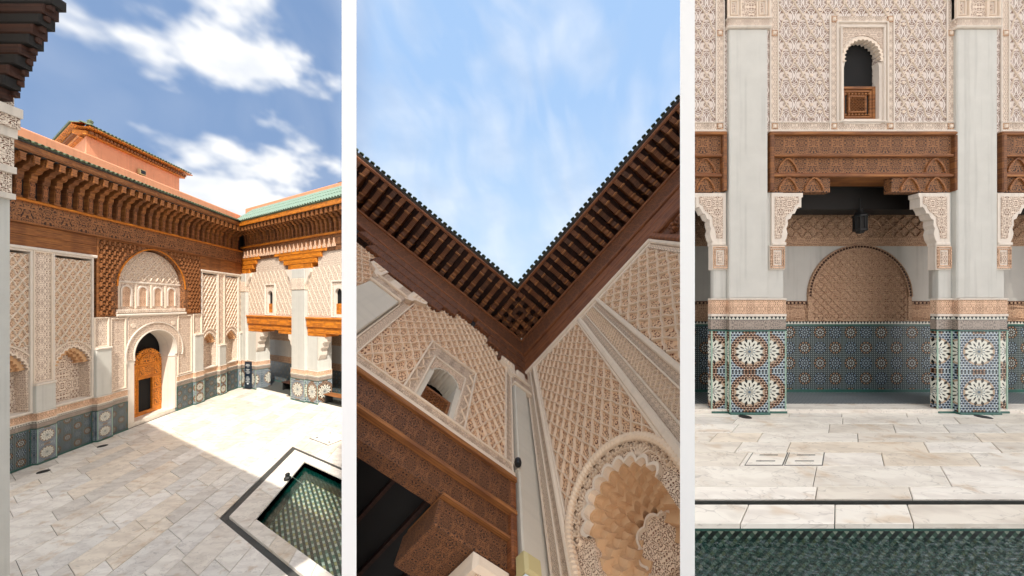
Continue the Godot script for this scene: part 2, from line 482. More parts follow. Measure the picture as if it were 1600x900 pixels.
	mat("rosette_tiles", T.rosette_brown, Vector2.ONE, 0.25, 0.12)
	mat("rosette_tiles_blue", T.rosette_blue, Vector2.ONE, 0.25, 0.12)
	mat("tooth_tiles", T.teeth, Vector2(16.0, 1.0), 0.35)
	mat("script_tiles", T.script, Vector2(1.6, 6.0), 0.35, 0.2)
	mat("green_edge", T.plaster, Vector2(1.5, 1.5), 0.3, 0.1, Color(0.22, 0.41, 0.37), true)
	mat("pale_edge", T.plaster, Vector2(1.5, 1.5), 0.35, 0.1, Color(0.66, 0.78, 0.71), true)
	mat("roof_green", T.plaster, Vector2(1.3, 1.3), 0.3, 0.3, Color(0.54, 0.64, 0.57), true)
	mat("roof_moss", T.plaster, Vector2(1.3, 1.3), 0.55, 0.3, Color(0.40, 0.44, 0.33), true)
	mat("roof_dark", T.plaster, Vector2(1.3, 1.3), 0.6, 0.3, Color(0.24, 0.21, 0.17), true)
	mat("gallery_floor", T.floor_small, Vector2(7.0, 7.0), 0.35)
	mat("pool_tiles", T.lozenge, Vector2(1.0, 1.0), 0.3)
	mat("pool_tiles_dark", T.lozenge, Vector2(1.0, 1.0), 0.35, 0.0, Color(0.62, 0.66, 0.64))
	mat("dark_stone", T.marble, Vector2(0.5, 0.5), 0.5, 0.1, Color(0.30, 0.315, 0.315), true)
	mat("iron", T.plaster, Vector2(3, 3), 0.5, 0.2, Color(0.08, 0.085, 0.085), true)
	mat("lamp_grey", [], Vector2.ONE, 0.5, 0.0, Color(0.76, 0.69, 0.49))
	mat("sign_blue", T.plaster, Vector2(1, 1), 0.4, 0.0, Color(0.10, 0.165, 0.235), true)
	mat("sign_print", [], Vector2.ONE, 0.6, 0.0, Color(0.86, 0.88, 0.88))
	mat("bounce_ground", T.plaster, Vector2(0.05, 0.05), 0.95, 0.0, Color(0.93, 0.92, 0.90), true)  # unseen ground, whitened to throw sunlight back into the courts
	mat("joint", T.plaster, Vector2(0.6, 0.6), 0.9, 0.2, Color(0.50, 0.46, 0.42), true)
	for k in 6:
		mat("marble_%d" % k, T.marble, Vector2(0.32, 0.32), 0.42, 0.08, [Color(0.985, 0.98, 0.965), Color(0.955, 0.94, 0.915), Color(0.945, 0.945, 0.94), Color(1.0, 0.995, 0.985), Color(0.975, 0.945, 0.90), Color(0.895, 0.885, 0.87)][k], true)
		M["marble_%d" % k].uv1_offset = Vector3(k * 0.37, k * 0.21, k * 0.53)
	for k in 2:
		var water := StandardMaterial3D.new()
		water.roughness = 0.04; water.transparency = BaseMaterial3D.TRANSPARENCY_ALPHA
		water.albedo_color = [Color(0.14, 0.55, 0.48, 0.10), Color(0.06, 0.24, 0.22, 0.42)][k]
		water.heightmap_enabled = true; water.heightmap_texture = T.ripple[1]; water.heightmap_scale = [0.6, 5.0][k]
		water.uv1_triplanar = true; water.uv1_world_triplanar = true; water.uv1_scale = Vector3.ONE * [0.6, 0.55][k]
		M[["water", "water_ripple"][k]] = water

# the carved surfaces, their pattern s times as dense (each court has its own size of carving)
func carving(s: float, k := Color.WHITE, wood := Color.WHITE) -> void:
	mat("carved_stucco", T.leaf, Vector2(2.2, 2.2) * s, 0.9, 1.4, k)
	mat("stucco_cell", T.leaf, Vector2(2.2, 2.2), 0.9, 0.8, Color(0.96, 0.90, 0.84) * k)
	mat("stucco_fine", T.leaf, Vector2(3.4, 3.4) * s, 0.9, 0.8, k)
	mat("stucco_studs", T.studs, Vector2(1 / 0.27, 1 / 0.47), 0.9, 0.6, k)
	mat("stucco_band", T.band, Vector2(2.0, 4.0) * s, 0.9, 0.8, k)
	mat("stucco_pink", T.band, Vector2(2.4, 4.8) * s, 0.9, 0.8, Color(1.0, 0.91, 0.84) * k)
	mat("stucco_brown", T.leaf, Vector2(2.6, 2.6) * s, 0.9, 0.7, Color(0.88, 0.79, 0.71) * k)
	mat("stucco_edge", T.plaster, Vector2(0.7, 0.7), 0.88, 0.3, Color(0.95, 0.91, 0.86) * k, true)
	mat("stucco_rib", T.plaster, Vector2(0.9, 0.9), 0.88, 0.2, Color(0.97, 0.905, 0.83) * k, true)
	mat("white_plaster", T.plaster, Vector2(0.5, 0.5), 0.85, 0.3, Color(0.855, 0.855, 0.83) * k, true)
	mat("cedar_carved", T.wood_cut, Vector2(1.6, 1.9) * s, 0.7, 1.0, wood)
	mat("cedar_carved_gold", T.wood_cut, Vector2(1.6, 1.9) * s, 0.6, 1.0, Color(1.5, 1.36, 0.7))
	mat("cedar_red", T.wood_cut, Vector2(1.8, 2.2) * s, 0.7, 0.8, Color(1.0, 0.93, 0.85) * wood)
# ---------------------------------------------------------------- shared pieces of the palace walls
# mosaic dado, dark script band and carved band of one stretch of wall, as children of a part
func dado(o: Node3D, x0: float, x1: float, z: float, y0: float, y1: float, cell := 0.0, back := -0.3) -> void:
	var w := x1 - x0
	var g := bx(x0, y0, back, x1, y0 + 0.05, z + 0.03, 0.008)
	put(g, "green_plinth", M.green_edge, o)
	if cell == 0.0 and w < 0.42:
		var h := (y1 - y0 - 0.05) / 2.0
		for i in 2:
			var t := MB.new(); t.us = Vector2(1.0 / 0.63, 1.0 / h); t.uo = Vector2(x1 if int(absf(x0) * 10.0) % 2 else x0, y0 + 0.05 + (i + 0.5) * h)
			t.box(x0, y0 + 0.05 + i * h, back, x1, y0 + 0.05 + (i + 1) * h, z, 0.006)
			put(t, "rosette_panel", M.rosette_tiles if (int(absf(x0) * 7.0) % 2) == 0 else M.rosette_tiles_blue, o)
	elif cell == 0.0:
		var n := maxi(1, int(round((y1 - y0 - 0.05) / (w * 1.15))))
		var h := (y1 - y0 - 0.05) / n
		for i in n:
			var t := bx(x0, y0 + 0.05 + i * h, back, x1, y0 + 0.05 + (i + 1) * h, z, 0.006, Vector2(x0, -(y0 + 0.05 + i * h)))
			t.uv.clear(); t.v.clear(); t.n.clear(); t.us = Vector2(1.0 / w, 1.0 / h); t.uo = Vector2(x0 + w * 0.5, y0 + 0.05 + (i + 0.5) * h)
			t.box(x0, y0 + 0.05 + i * h, back, x1, y0 + 0.05 + (i + 1) * h, z, 0.006)
			put(t, "rosette_panel", M.rosette_tiles if (int(absf(x0) * 7.0) % 2) == 0 else M.rosette_tiles_blue, o)
	else:
		var t := MB.new(); t.us = Vector2(0.5 / cell, 0.5 / cell); t.uo = Vector2(x0, y0 + 0.05)
		t.box(x0, y0 + 0.05, back, x1, y1, z, 0.004)
		put(t, "star_panel", M.star_tiles, o)
	var e := MB.new()
	e.box(x0, y0 + 0.05, z, x0 + 0.022, y1, z + 0.008, 0.003); e.box(x1 - 0.022, y0 + 0.05, z, x1, y1, z + 0.008, 0.003)
	put(e, "tile_edge", M.pale_edge if cell == 0.0 else M.green_edge, o)
func bands(o: Node3D, x0: float, x1: float, z: float, y: float, back := -0.3, k := 1.0) -> void:
	put(bx(x0, y, back, x1, y + 0.02 * k, z + 0.012, 0.004), "green_fillet", M.green_edge, o)
	var s := MB.new(); s.us = Vector2(1.0 / k, 1.0 / k); s.uo = Vector2(x0, y + 0.02 * k); s.box(x0, y + 0.02 * k, back, x1, y + 0.186 * k, z, 0.003)
	put(s, "script_band", M.script_tiles, o)
	var t := MB.new(); t.us = Vector2(1.0 / k, 1.0 / (0.05 * k)); t.uo = Vector2(x0, y + 0.186 * k); t.box(x0, y + 0.186 * k, back, x1, y + 0.236 * k, z + 0.002)
	put(t, "tooth_strip", M.tooth_tiles, o)
	put(bx(x0, y + 0.236 * k, back, x1, y + 0.275 * k, z + 0.016, 0.006), "white_fillet", M.stucco_edge, o)
	var p := MB.new(); p.uo = Vector2(x0, y + 0.275 * k); p.box(x0, y + 0.275 * k, back, x1, y + 0.50 * k, z + 0.004, 0.006)
	put(p, "carved_band", M.stucco_pink, o)
	put(bx(x0, y + 0.50 * k, back, x1, y + 0.525 * k, z + 0.02, 0.007), "white_fillet", M.stucco_edge, o)
# panel of carved plaster with a net of ribs, framed; skip leaves out what an arch takes
func net_panel(o: Node3D, x0: float, y0: float, x1: float, y1: float, cw: float, ch: float, z := 0.0, back := -0.3, skip = null, w := 0.038, fill := "stucco_cell", h := 0.035) -> void:
	var g := Vector2((x0 + x1) * 0.5, y0)
	if skip == null:
		var f := MB.new(); f.us = Vector2(0.5 / (cw * 2.2), 0.5 / (ch * 2.2)); f.uo = g; f.box(x0, y0, back, x1, y1, z)
		put(f, "carved_ground", M[fill], o)
	var r := sebka(x0 + 0.01, y0 + 0.01, x1 - 0.01, y1 - 0.01, cw, ch, w, z - 0.004, z + h, g, skip)
	var q := put(r, "rib_net", M.stucco_rib, o)
	stuff(q)
# row of half-round tiles on a sloping roof edge: from the edge (y, z) up to (y2, z2)
func roof_tiles(o: Node3D, x0: float, x1: float, step: float, y: float, z: float, y2: float, z2: float, m: Material, bed: Material) -> void:
	var d := Vector3(0, y2 - y, z2 - z)
	var up := Vector3.RIGHT.cross(d).normalized()
	if up.y < 0: up = -up
	var b := MB.new()
	b.quad(Vector3(x0, y, z), Vector3(x1, y, z), Vector3(x1, y2, z2), Vector3(x0, y2, z2))
	b.quad(Vector3(x0, y - 0.05, z), Vector3(x1, y - 0.05, z), Vector3(x1, y, z), Vector3(x0, y, z))
	b.quad(Vector3(x0, y - 0.05, z2), Vector3(x1, y - 0.05, z2), Vector3(x1, y - 0.05, z), Vector3(x0, y - 0.05, z))
	put(b, "tile_bed", bed, o)
	var t := MB.new()
	var r := step * 0.36
	var rows := maxi(1, int(round(d.length() / (step * 2.0))))
	for w in rows:
		var p0 := Vector3(0, y, z) + d * (float(w) / rows) + up * (0.012 + 0.014 * (rows - w) / rows); var p1 := Vector3(0, y, z) + d * (float(w + 1) / rows) + up * 0.006
		if w == 0: p0 -= d.normalized() * r * 0.6
		var k := 6
		for j in k:
			var a0 := PI * j / k; var a1 := PI * (j + 1) / k
			var q0 := Vector3(cos(a0) * r, 0, 0) + up * sin(a0) * r; var q1 := Vector3(cos(a1) * r, 0, 0) + up * sin(a1) * r
			var s := 0.86
			t.tri_n(p0 + q0, p1 + q0 * s, p1 + q1 * s, q0.normalized(), q0.normalized(), q1.normalized())
			t.tri_n(p0 + q0, p1 + q1 * s, p0 + q1, q0.normalized(), q1.normalized(), q1.normalized())
			t.tri(p0, p0 + q0, p0 + q1); t.tri(p0, p0 + q0 * 0.999, p0 + q1)
	var n := int((x1 - x0) / step)
	for i in n:
		put(t, "roof_tile", m, o, Transform3D(Basis(), Vector3(x0 + (i + 0.5) * step, 0, 0)))

func _ready() -> void:
	# ---- camera: level, the lens shifted up a little
	var cam := Camera3D.new()
	cam.name = "camera"; cam.projection = Camera3D.PROJECTION_FRUSTUM
	cam.near = 0.1; cam.far = 900.0; cam.size = 2.0 * 0.9 * 0.1; cam.frustum_offset = Vector2(0, 0.05 * 0.1)
	add_child(cam); cam.make_current()
	# ---- sky, sun, exposure
	var env := WorldEnvironment.new(); env.name = "environment"
	var e := Environment.new()
	e.background_mode = Environment.BG_SKY
	var sky := Sky.new(); var pan := PanoramaSkyMaterial.new()
	pan.panorama = sky_picture(); sky.sky_material = pan; e.sky = sky
	e.background_energy_multiplier = SKY
	e.tonemap_mode = Environment.TONE_MAPPER_LINEAR; e.tonemap_exposure = EXPOSURE
	e.sdfgi_enabled = true; e.ssao_enabled = true; e.ssil_enabled = true
	env.environment = e; add_child(env)
	var sun := DirectionalLight3D.new()
	sun.name = "sun"; sun.light_energy = SUN; sun.light_color = Color(1.0, 0.97, 0.925); sun.light_angular_distance = 0.5; sun.shadow_enabled = true
	var az := Vector3(0.454, 0, 0.891); var to_sun := (az + Vector3(0, tan(deg_to_rad(ELEV)), 0)).normalized()
	sun.basis = Basis.looking_at(-to_sun); add_child(sun)
	make_materials()
	# ---- the place
	surroundings()
	var k1 := -0.509; var k2 := 0.548
	var s1 := Vector3(1, 0, k1).normalized(); var s2 := Vector3(1, 0, k2).normalized()
	var only := ONLY
	bounds = [Plane(s1, -0.02)]
	carving(0.62, Color(1.0, 1.0, 1.0))
	if only == "" or only.contains("L"): left_court()
	bounds = [Plane(-s1, -0.02), Plane(s2, -0.02)]
	carving(1.5, Color(1.04, 0.985, 0.925), Color(0.86, 0.82, 0.78))
	if only == "" or only.contains("M"): middle_corner()
	bounds = [Plane(-s2, -0.02)]
	carving(1.25, Color(0.985, 0.975, 0.975), Color(0.95, 0.95, 0.95))
	if only == "" or only.contains("R"): right_arcade()
	bounds = []

const ONLY := ""
const SKY := 0.345
const SUN := 0.6
const EXPOSURE := 3.15
const ELEV := 50.0

func sky_picture() -> ImageTexture:
	var w := 2048; var h := 1024
	var im := Image.create_empty(w, h, false, Image.FORMAT_RGBF)
	var c1 := noise(301, 1.5, FastNoiseLite.TYPE_SIMPLEX_SMOOTH, 6)
	var c2 := noise(302, 2.2, FastNoiseLite.TYPE_SIMPLEX_SMOOTH, 3)
	var az_s := Vector3(0.454, 0, 0.891); var sun_d := (az_s + Vector3(0, tan(deg_to_rad(ELEV)), 0)).normalized()
	im.fill(Color(0.55, 0.52, 0.48))
	for y in int(h * 0.51):
		var el := PI * (0.5 - (y + 0.5) / h)
		var ed := rad_to_deg(el)
		for x in w:
			var az := wrapf(TAU * (x + 0.5) / w, -PI, PI)            # 0 is straight ahead (-z), positive to the right
			var ad := rad_to_deg(az)
			var d := Vector3(sin(az) * cos(el), sin(el), -cos(az) * cos(el))
			var left := smoothstep(-22.0, -30.0, ad) * smoothstep(-100.0, -75.0, ad)
			var ahead := smoothstep(55.0, 35.0, absf(ad)) * (1.0 - left)
			# clear air: paler towards the horizon
			var t := pow(clampf(d.y, 0, 1), 0.6)
			var blue := Color(0.70, 0.84, 1.0).lerp(Color(0.24, 0.44, 0.80), clampf(t * 1.25, 0, 1))
			blue = blue.lerp(Color(0.42, 0.62, 0.92).lerp(Color(0.62, 0.80, 0.97), 1.0 - clampf(d.y * 1.9, 0, 1)), ahead * 0.75)
			blue = blue.lerp(Color(0.20, 0.31, 0.53), left * 0.8)
			blue = blue.lerp(Color(0.78, 0.80, 0.82), 0.5 * (1.0 - left) * (1.0 - ahead))
			# cumulus: banks high and low to the left, broken cloud elsewhere, none straight ahead
			var q := d * 2.1
			var n := c1.get_noise_3d(q.x, q.y * 1.9, q.z) + 0.42 * c1.get_noise_3d(q.x * 2.7 + 7.0, q.y * 4.2, q.z * 2.7)
			var hi := exp(-pow((ed - 29.5 - 0.06 * (ad + 40.0)) / 5.0, 2))
			var lo := exp(-pow((ed - 14.0) / 5.4, 2)) * smoothstep(-57.0, -44.0, ad)
			var cover := lerpf(0.16 - 0.9 * ahead, 0.86 * maxf(hi, lo * 1.10) - 0.42, left)
			var dens := smoothstep(-0.12, 0.42, n + cover)
			# mottled veil of high cloud
			var wp := c2.get_noise_3d(d.x * 0.9, d.y * 0.9 + 60.0, d.z * 0.9) * 0.5
			var ws := c2.get_noise_3d(d.x * 1.3 + 3.0, d.y * 1.1, d.z * 1.3) * 0.75 + c1.get_noise_3d(d.x * 8.0 + wp * 1.6 + d.y * 2.5, d.y * 2.2 + 40.0 + wp, d.z * 5.0) * 0.36
			dens = maxf(dens, clampf(ws * 0.62 + 0.10, 0, 0.42) * lerpf(1.0, 0.35, left))
			var lit := clampf(0.52 + 1.0 * c1.get_noise_3d(q.x * 1.7 + 5.0, q.y * 3.2 - 0.12, q.z * 1.7) + 0.40 * dens, 0, 1)
			var cl := Color(0.60, 0.67, 0.79).lerp(Color(1.2, 1.2, 1.2) * lerpf(1.5, 0.85, maxf(left, ahead)), lit)  # clouds out of view brightened to light the shaded courts
			var c := blue.lerp(cl, dens)
			# glow round the sun, added strong to fill the shaded courts
			var ang := rad_to_deg(acos(clampf(d.dot(sun_d), -1, 1)))
			var gl := 2.2 * exp(-pow(ang / 17.0, 2)) + 0.5 * exp(-pow(ang / 38.0, 2))
			c += Color(1.0, 0.96, 0.88) * gl
			im.set_pixel(x, y, Color(c.r, c.g, c.b))
	return tex(im)

func surroundings() -> void:
	var g := put(bx(-300, -7.6, -300, 300, -7.2, 300), "ground", M.bounce_ground, self)
	g.set_meta("kind", "structure")
	var k1 := -0.509; var k2 := 0.548
	for i in 2:
		var k: float = [k1, k2][i]
		var d := Vector3(k, 0, -1).normalized(); var s := Vector3(1, 0, k).normalized()
		var near := 1.95; var far: float = [30.0, 13.0][i]
		var t := 11.5 / 500.0 * (near / sqrt(1 + k * k)) / sqrt(1 + k * k)
		var fr := Transform3D(Basis(s, Vector3.UP, -d), Vector3.ZERO)
		var top: float = [8.0, 9.0][i]
		var o := thing("partition_wall", ["white partition wall between the wide court with the pool and the corner of eaves", "white partition wall between the corner of eaves and the arcade"][i], "wall", fr, "white partition walls")
		var m := MB.new()
		m.box(-t, -7.2, -far, t, top, -near, 0.0)
		put(m, "wall_body", M.partition_white, o)
	# out of view behind the camera: the wing whose shadow falls on the court, and a tall block added to shade the other courts
	var b := Vector3(0.88491822, 0, 0.46574643); var nb := Vector3(-0.46574643, 0, 0.88491822)
	var fr2 := Transform3D(Basis(b, Vector3.UP, nb), nb * 0.6)
	var wing := thing("palace_wing", "unseen palace wing behind the viewer, its open loggia form added to shape the light", "building", fr2)
	var x_end := 0.98
	put(bx(-18, 5.9, 0, x_end, 6.2, 6.5), "shading_roof", M.white_plaster, wing)  # open roof form made up: shades the court, lets low light through
	for i in 7: put(bx(-17.5 + i * 2.9, -7.2, 5.6, -17.1 + i * 2.9, 5.9, 6.0), "column", M.white_plaster, wing)
	put(bx(-18, -7.2, 6.2, x_end, -1.5, 6.4), "loggia_wall", M.white_plaster, wing)
	put(bx(-18, 6.2, 0, -13.6, 9.6, 3.0), "shading_attic", M.white_plaster, wing)  # block added to keep the left carved panels in shade
	var az := Vector3(0.454, 0, 0.891); var sd := Vector3(0.891, 0, -0.454)
	var tw := thing("sun_blocker", "tall block added behind the viewer to keep sun off the middle and right courts", "tower", Transform3D(Basis(sd, Vector3.UP, az), az * 36.0 + sd * 5.6))
	put(bx(-5.6, -7.2, 0, 5.6, 52, 8), "blocker_shaft", M.pink_plaster, tw)
	put(bx(-6.0, 52, -0.4, 6.0, 53, 8.4), "blocker_cap", M.stucco_edge, tw)
# ---------------------------------------------------------------- left: the wide court
const H := 5.1
func left_court() -> void:
	var C := Vector3(-16.75458447, -H, -19.89855638)
	var uL := Vector3(-0.1579905, 0, -0.98744063); var nL := Vector3(0.98744063, 0, -0.1579905)
	var xB := Vector3(0.88491822, 0, 0.46574643); var nB := Vector3(-0.46574643, 0, 0.88491822)
	var fL := Transform3D(Basis(uL, Vector3.UP, nL), C)
	var fB := Transform3D(Basis(xB, Vector3.UP, nB), C)
	court_floor(C, uL, xB, nL, nB)
	portal_wall(fL)
	gallery_wall(fB)
	court_pool()
	court_things(C, fL, fB)

func slab_mesh(p: PackedVector2Array, top: float, th: float, gap: float) -> MB:
	# outline in (x, z), shrunk by half the joint, its edge broken by a small chamfer
	var b := MB.new()
	if Geometry2D.is_polygon_clockwise(p): p.reverse()
	var a := Geometry2D.offset_polygon(p, -gap * 0.5)
	if a.is_empty(): return b
	var o: PackedVector2Array = a[0]
	if o.size() < 3: return b
	var c := Vector2.ZERO
	for q in o: c += q / o.size()
	var i_ := PackedVector2Array()
	for q in o: i_.append(q + (c - q).normalized() * 0.008)
	for k in o.size():
		var j := (k + 1) % o.size()
		var A := Vector3(o[k].x, top - th, o[k].y); var B := Vector3(o[j].x, top - th, o[j].y)
		var A1 := Vector3(o[k].x, top - 0.004, o[k].y); var B1 := Vector3(o[j].x, top - 0.004, o[j].y)
		var A2 := Vector3(i_[k].x, top, i_[k].y); var B2 := Vector3(i_[j].x, top, i_[j].y)
		b.quad(A, A1, B1, B); b.quad(A1, A2, B2, B1)
		b.tri(A2, Vector3(c.x, top, c.y), B2)
	return b

func court_floor(C: Vector3, uL: Vector3, xB: Vector3, nL: Vector3, nB: Vector3) -> void:
	var fl := Node3D.new(); fl.name = numbered("courtyard_floor"); fl.set_meta("kind", "structure"); fl.set_meta("label", "worn marble slab floor of the sunlit court"); fl.set_meta("category", "floor"); add_child(fl)
	var bed := MB.new()
	bed.quad(Vector3(-24, -H - 0.02, -26), Vector3(-24, -H - 0.02, 4), Vector3(6, -H - 0.02, 4), Vector3(6, -H - 0.02, -26))
	# leave the basin of the pool open: four strips round it
	var e1 := Vector3(-0.224, 0, -0.975).normalized(); var e2 := Vector3(0.864, 0, 0.503).normalized()
	var P := Vector3(-6.98, -H - 0.02, -7.63)
	bed = MB.new()
	var q := func(a: float, b: float) -> Vector3: return P + e1 * a + e2 * b
	for r in [[-12.0, -13.0, 0.0, 14.0], [3.93, -13.0, 18.0, 14.0], [0.0, -13.0, 3.93, 0.0]]:
		bed.quad(q.call(r[0], r[1]), q.call(r[0], r[3]), q.call(r[2], r[3]), q.call(r[2], r[1]))
	put(bed, "joint_bed", M.joint, fl)
	var rng := RandomNumberGenerator.new(); rng.seed = 4
	var pool_in := PackedVector2Array()
	for c in [[0.0, 0.0], [3.93, 0.0], [3.93, 12.0], [0.0, 12.0]]:
		var w: Vector3 = q.call(c[0], c[1]); pool_in.append(Vector2(w.x, w.z))
	# courses run along the left wall; u from the corner towards the viewer, v across
	var v := 0.05
	var n := 0
	while v < 15.5:
		var h := rng.randf_range(0.5, 0.86)
		var u := -0.6 + rng.randf() * 0.6
		while u < 16.5:
			var l := rng.randf_range(0.65, 1.7)
			var p := PackedVector2Array()
			for c in [[u, v], [u + l, v], [u + l, v + h], [u, v + h]]:
				var w: Vector3 = C - uL * c[0] + xB * c[1]
				p.append(Vector2(w.x, w.z))
			u += l
			var m := (p[0] + p[2]) * 0.5
			# only what the view holds: in front of the viewer, left of the partition
			if m.y > -5.2 or m.x > -0.35 * absf(m.y) + 0.2 or m.x < -1.72 * absf(m.y): continue
			var pieces := Geometry2D.clip_polygons(p, pool_in)
			for pc in pieces:
				var s := slab_mesh(pc, -H + rng.randf_range(-0.003, 0.003), 0.03, 0.009)
				if s.v.is_empty(): continue
				put(s, "slab", M["marble_%d" % rng.randi_range(0, 5)], fl); n += 1
		v += h

func portal_wall(f: Transform3D) -> void:
	var o := thing("portal_wall", "carved courtyard wall with the great wooden arch round an orange door", "wall", f)
	var core := MB.new()
	core.box(-11.6, 0, -1.1, 0.3, 10.2, -0.75)
	put(core, "wall_core", M.stucco_edge, o)
	# piers between the bays
	var n := 0
	for p in [[-9.92, -9.42, 2.5], [-8.22, -7.70, 3.4], [-3.80, -3.25, 3.5], [-2.12, -1.62, 2.75], [-0.45, 0.02, 3.3]]:
		var g := group_node("pier", o)
		var z := 0.16
		dado(g, p[0], p[1], z, 0.0, 1.13)
		bands(g, p[0], p[1], z, 1.13)
		put(bx(p[0], 1.655, -0.3, p[1], p[2], z - 0.02, 0.01), "white_shaft", M.white_plaster, g)
		put(bx(p[0] - 0.015, p[2], -0.3, p[1] + 0.015, p[2] + 0.07, z + 0.01, 0.015), "moulding", M.stucco_edge, g)
		var top: float = 6.8 if n != 1 and n != 2 else 4.6
		var cap := MB.new(); cap.uo = Vector2(p[0], p[2]); cap.box(p[0] + 0.02, p[2] + 0.07, -0.3, p[1] - 0.02, top, 0.03)
		put(cap, "carved_strip", M.stucco_band, g)
		put(frame(p[0] + 0.0, p[2] + 0.07, p[1], top, 0.045, -0.1, 0.075), "moulding", M.stucco_rib, g)
		n += 1
	# arched bays with a net of ribs above
	for b in [[-11.5, -9.92, -10.55, 3.0], [-9.42, -8.22, -8.82, 2.98], [-3.25, -2.12, -2.68, 2.98], [-1.62, -0.45, -1.03, 2.98]]:
		var g := group_node("arched_bay", o)
		dado(g, b[0], b[1], 0.0, 0.0, 1.13, 0.30)
		bands(g, b[0], b[1], 0.0, 1.13)
		var R: float = minf((b[1] - b[0]) * 0.5 - 0.07, 0.55)
		var cx: float = b[2]; var cy: float = b[3]
		var back := MB.new(); back.uo = Vector2(cx, cy); back.box(b[0], 1.655, -0.5, b[1], cy + R + 0.2, -0.30)
		put(back, "niche_back", M.carved_stucco, g)
		var lo := lobed(cx, cy, R, 13, 0.055, 0, 180, 0.10)
		var inner := PackedVector2Array([Vector2(cx + R, 1.66)]); inner.append_array(lo); inner.append(Vector2(cx - R, 1.66))
		var rect := to_rect(lo, cx, cy, b[0], b[1], cy + R + 0.22)
		var outer := PackedVector2Array([Vector2(b[1], 1.66)]); outer.append_array(rect); outer.append(Vector2(b[0], 1.66))
		var sp := MB.new(); sp.uo = Vector2(cx, cy); sp.ring(inner, outer, -0.30, 0.0)
		put(sp, "arch_spandrel", M.stucco_fine, g)
		# stepped muqarnas lobes behind the arch edge
		for k in 2:
			var rr := R - 0.05 - 0.08 * k
			var mq := MB.new(); mq.ring(lobed(cx, cy, rr - 0.07, 9 - k * 2, 0.07, 4, 176, 0.1), lobed(cx, cy, R + 0.01, 9 - k * 2, 0.0, 4, 176, 0.1), -0.30, -0.06 - 0.09 * k)
			put(mq, "muqarnas_tier", M.muqarnas_ochre, g)
		var rim := MB.new(); rim.ring(lobed(cx, cy, R, 13, 0.055, 0, 180, 0.10), scaled(lobed(cx, cy, R, 13, 0.05, 0, 180, 0.10), Vector2(cx, cy), 1.09), -0.02, 0.03)
		put(rim, "arch_rim", M.stucco_rib, g)
		var rim2 := MB.new(); rim2.ring(arc(cx, cy, R + 0.17, 0, 180, 24, 0.1), arc(cx, cy, R + 0.21, 0, 180, 24, 0.1), -0.02, 0.035)
		put(rim2, "arch_rim", M.stucco_rib, g)
		var y1: float = cy + R + 0.22
		net_panel(g, b[0] + 0.06, y1, b[1] - 0.06, 6.66, 0.23, 0.37)
		var skip := func(p: Vector2) -> bool: return p.distance_to(Vector2(cx, cy)) < R + 0.22
		net_panel(g, b[0] + 0.06, cy + 0.1, b[1] - 0.06, y1, 0.23, 0.37, 0.0, -0.3, skip)
		put(frame(b[0], 1.66, b[1], 6.8, 0.06, -0.3, 0.06), "moulding", M.stucco_edge, g)
	var crown := MB.new()
	crown.box(-11.5, 6.8, -0.3, -8.12, 6.90, 0.09, 0.02); crown.box(-3.32, 6.8, -0.3, 0.0, 6.90, 0.09, 0.02)
	put(crown, "crown_moulding", M.stucco_edge, o)
	# the portal
	var g := group_node("portal", o)
	var cx := -5.8
	for s in [[-7.70, -7.0], [-4.72, -3.80]]:
		dado(g, s[0], s[1], 0.05, 0.0, 1.13, 0.30)
		bands(g, s[0], s[1], 0.05, 1.13)
		var q := MB.new(); q.box(s[0], 1.655, -0.5, s[1], 4.6, 0.02)
		put(q, "carved_jamb", M.stucco_fine, g)
		put(frame(s[0] + 0.05, 1.7, s[1] - 0.05, 4.55, 0.05, 0.0, 0.06), "moulding", M.stucco_rib, g)
	var R := 0.98; var cy := 2.95; var dx := -5.76
	var ar := arc(dx, cy, R, -18, 198, 32)
	var inner := PackedVector2Array([Vector2(-4.80, 0.18), Vector2(-4.80, 2.6)]); inner.append_array(ar); inner.append(Vector2(-6.72, 2.6)); inner.append(Vector2(-6.72, 0.18))
	var re := to_rect(arc(dx, cy, R, 0, 180, 32), dx, cy, -7.0, -4.72, 4.6)
	var outer := PackedVector2Array([Vector2(-4.72, 0.18), Vector2(-4.72, 2.6)]); outer.append_array(re); outer.append(Vector2(-7.0, 2.6)); outer.append(Vector2(-7.0, 0.18))
	var sur := MB.new(); sur.ring(inner, outer, -0.62, 0.03)
	put(sur, "portal_surround", M.stucco_edge, g)
	var sx_in := arc(dx, cy, R + 0.39, 0, 180, 32); var sps := MB.new(); sps.uo = Vector2(dx, cy); sps.ring(sx_in, to_rect(sx_in, dx, cy, -6.96, -4.76, 4.56), 0.0, 0.045); put(sps, "carved_spandrel", M.stucco_fine, g)
	var rg := MB.new(); rg.uo = Vector2(dx, cy); rg.ring(arc(dx, cy, R + 0.06, -10, 190, 32), arc(dx, cy, R + 0.34, -6, 186, 32), 0.0, 0.055)
	put(rg, "carved_archivolt", M.stucco_fine, g)
	for rr in [R + 0.03, R + 0.36]:
		var r2 := MB.new(); r2.ring(arc(dx, cy, rr - 0.02, -12, 192, 32), arc(dx, cy, rr + 0.02, -12, 192, 32), 0.0, 0.085)
		put(r2, "arch_rim", M.stucco_edge, g)
	for sx in [-6.78, -4.92]:
		var ro := MB.new(); ro.prism(arc(sx, 4.2, 0.10, 0, 360, 16), 0.0, 0.06)
		put(ro, "boss", M.stucco_rib, g)
	put(bx(-7.0, 0, -0.9, -4.72, 0.18, -0.02), "door_step", M.marble_1, g)
	# the door leaf in its frame
	var d := group_node("door", o)
	var zc := -0.52
	var dxx := -5.45
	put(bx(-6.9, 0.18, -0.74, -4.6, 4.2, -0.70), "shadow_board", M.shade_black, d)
	var lo2 := arc(dxx, 2.45, 0.72, 0, 180, 24)
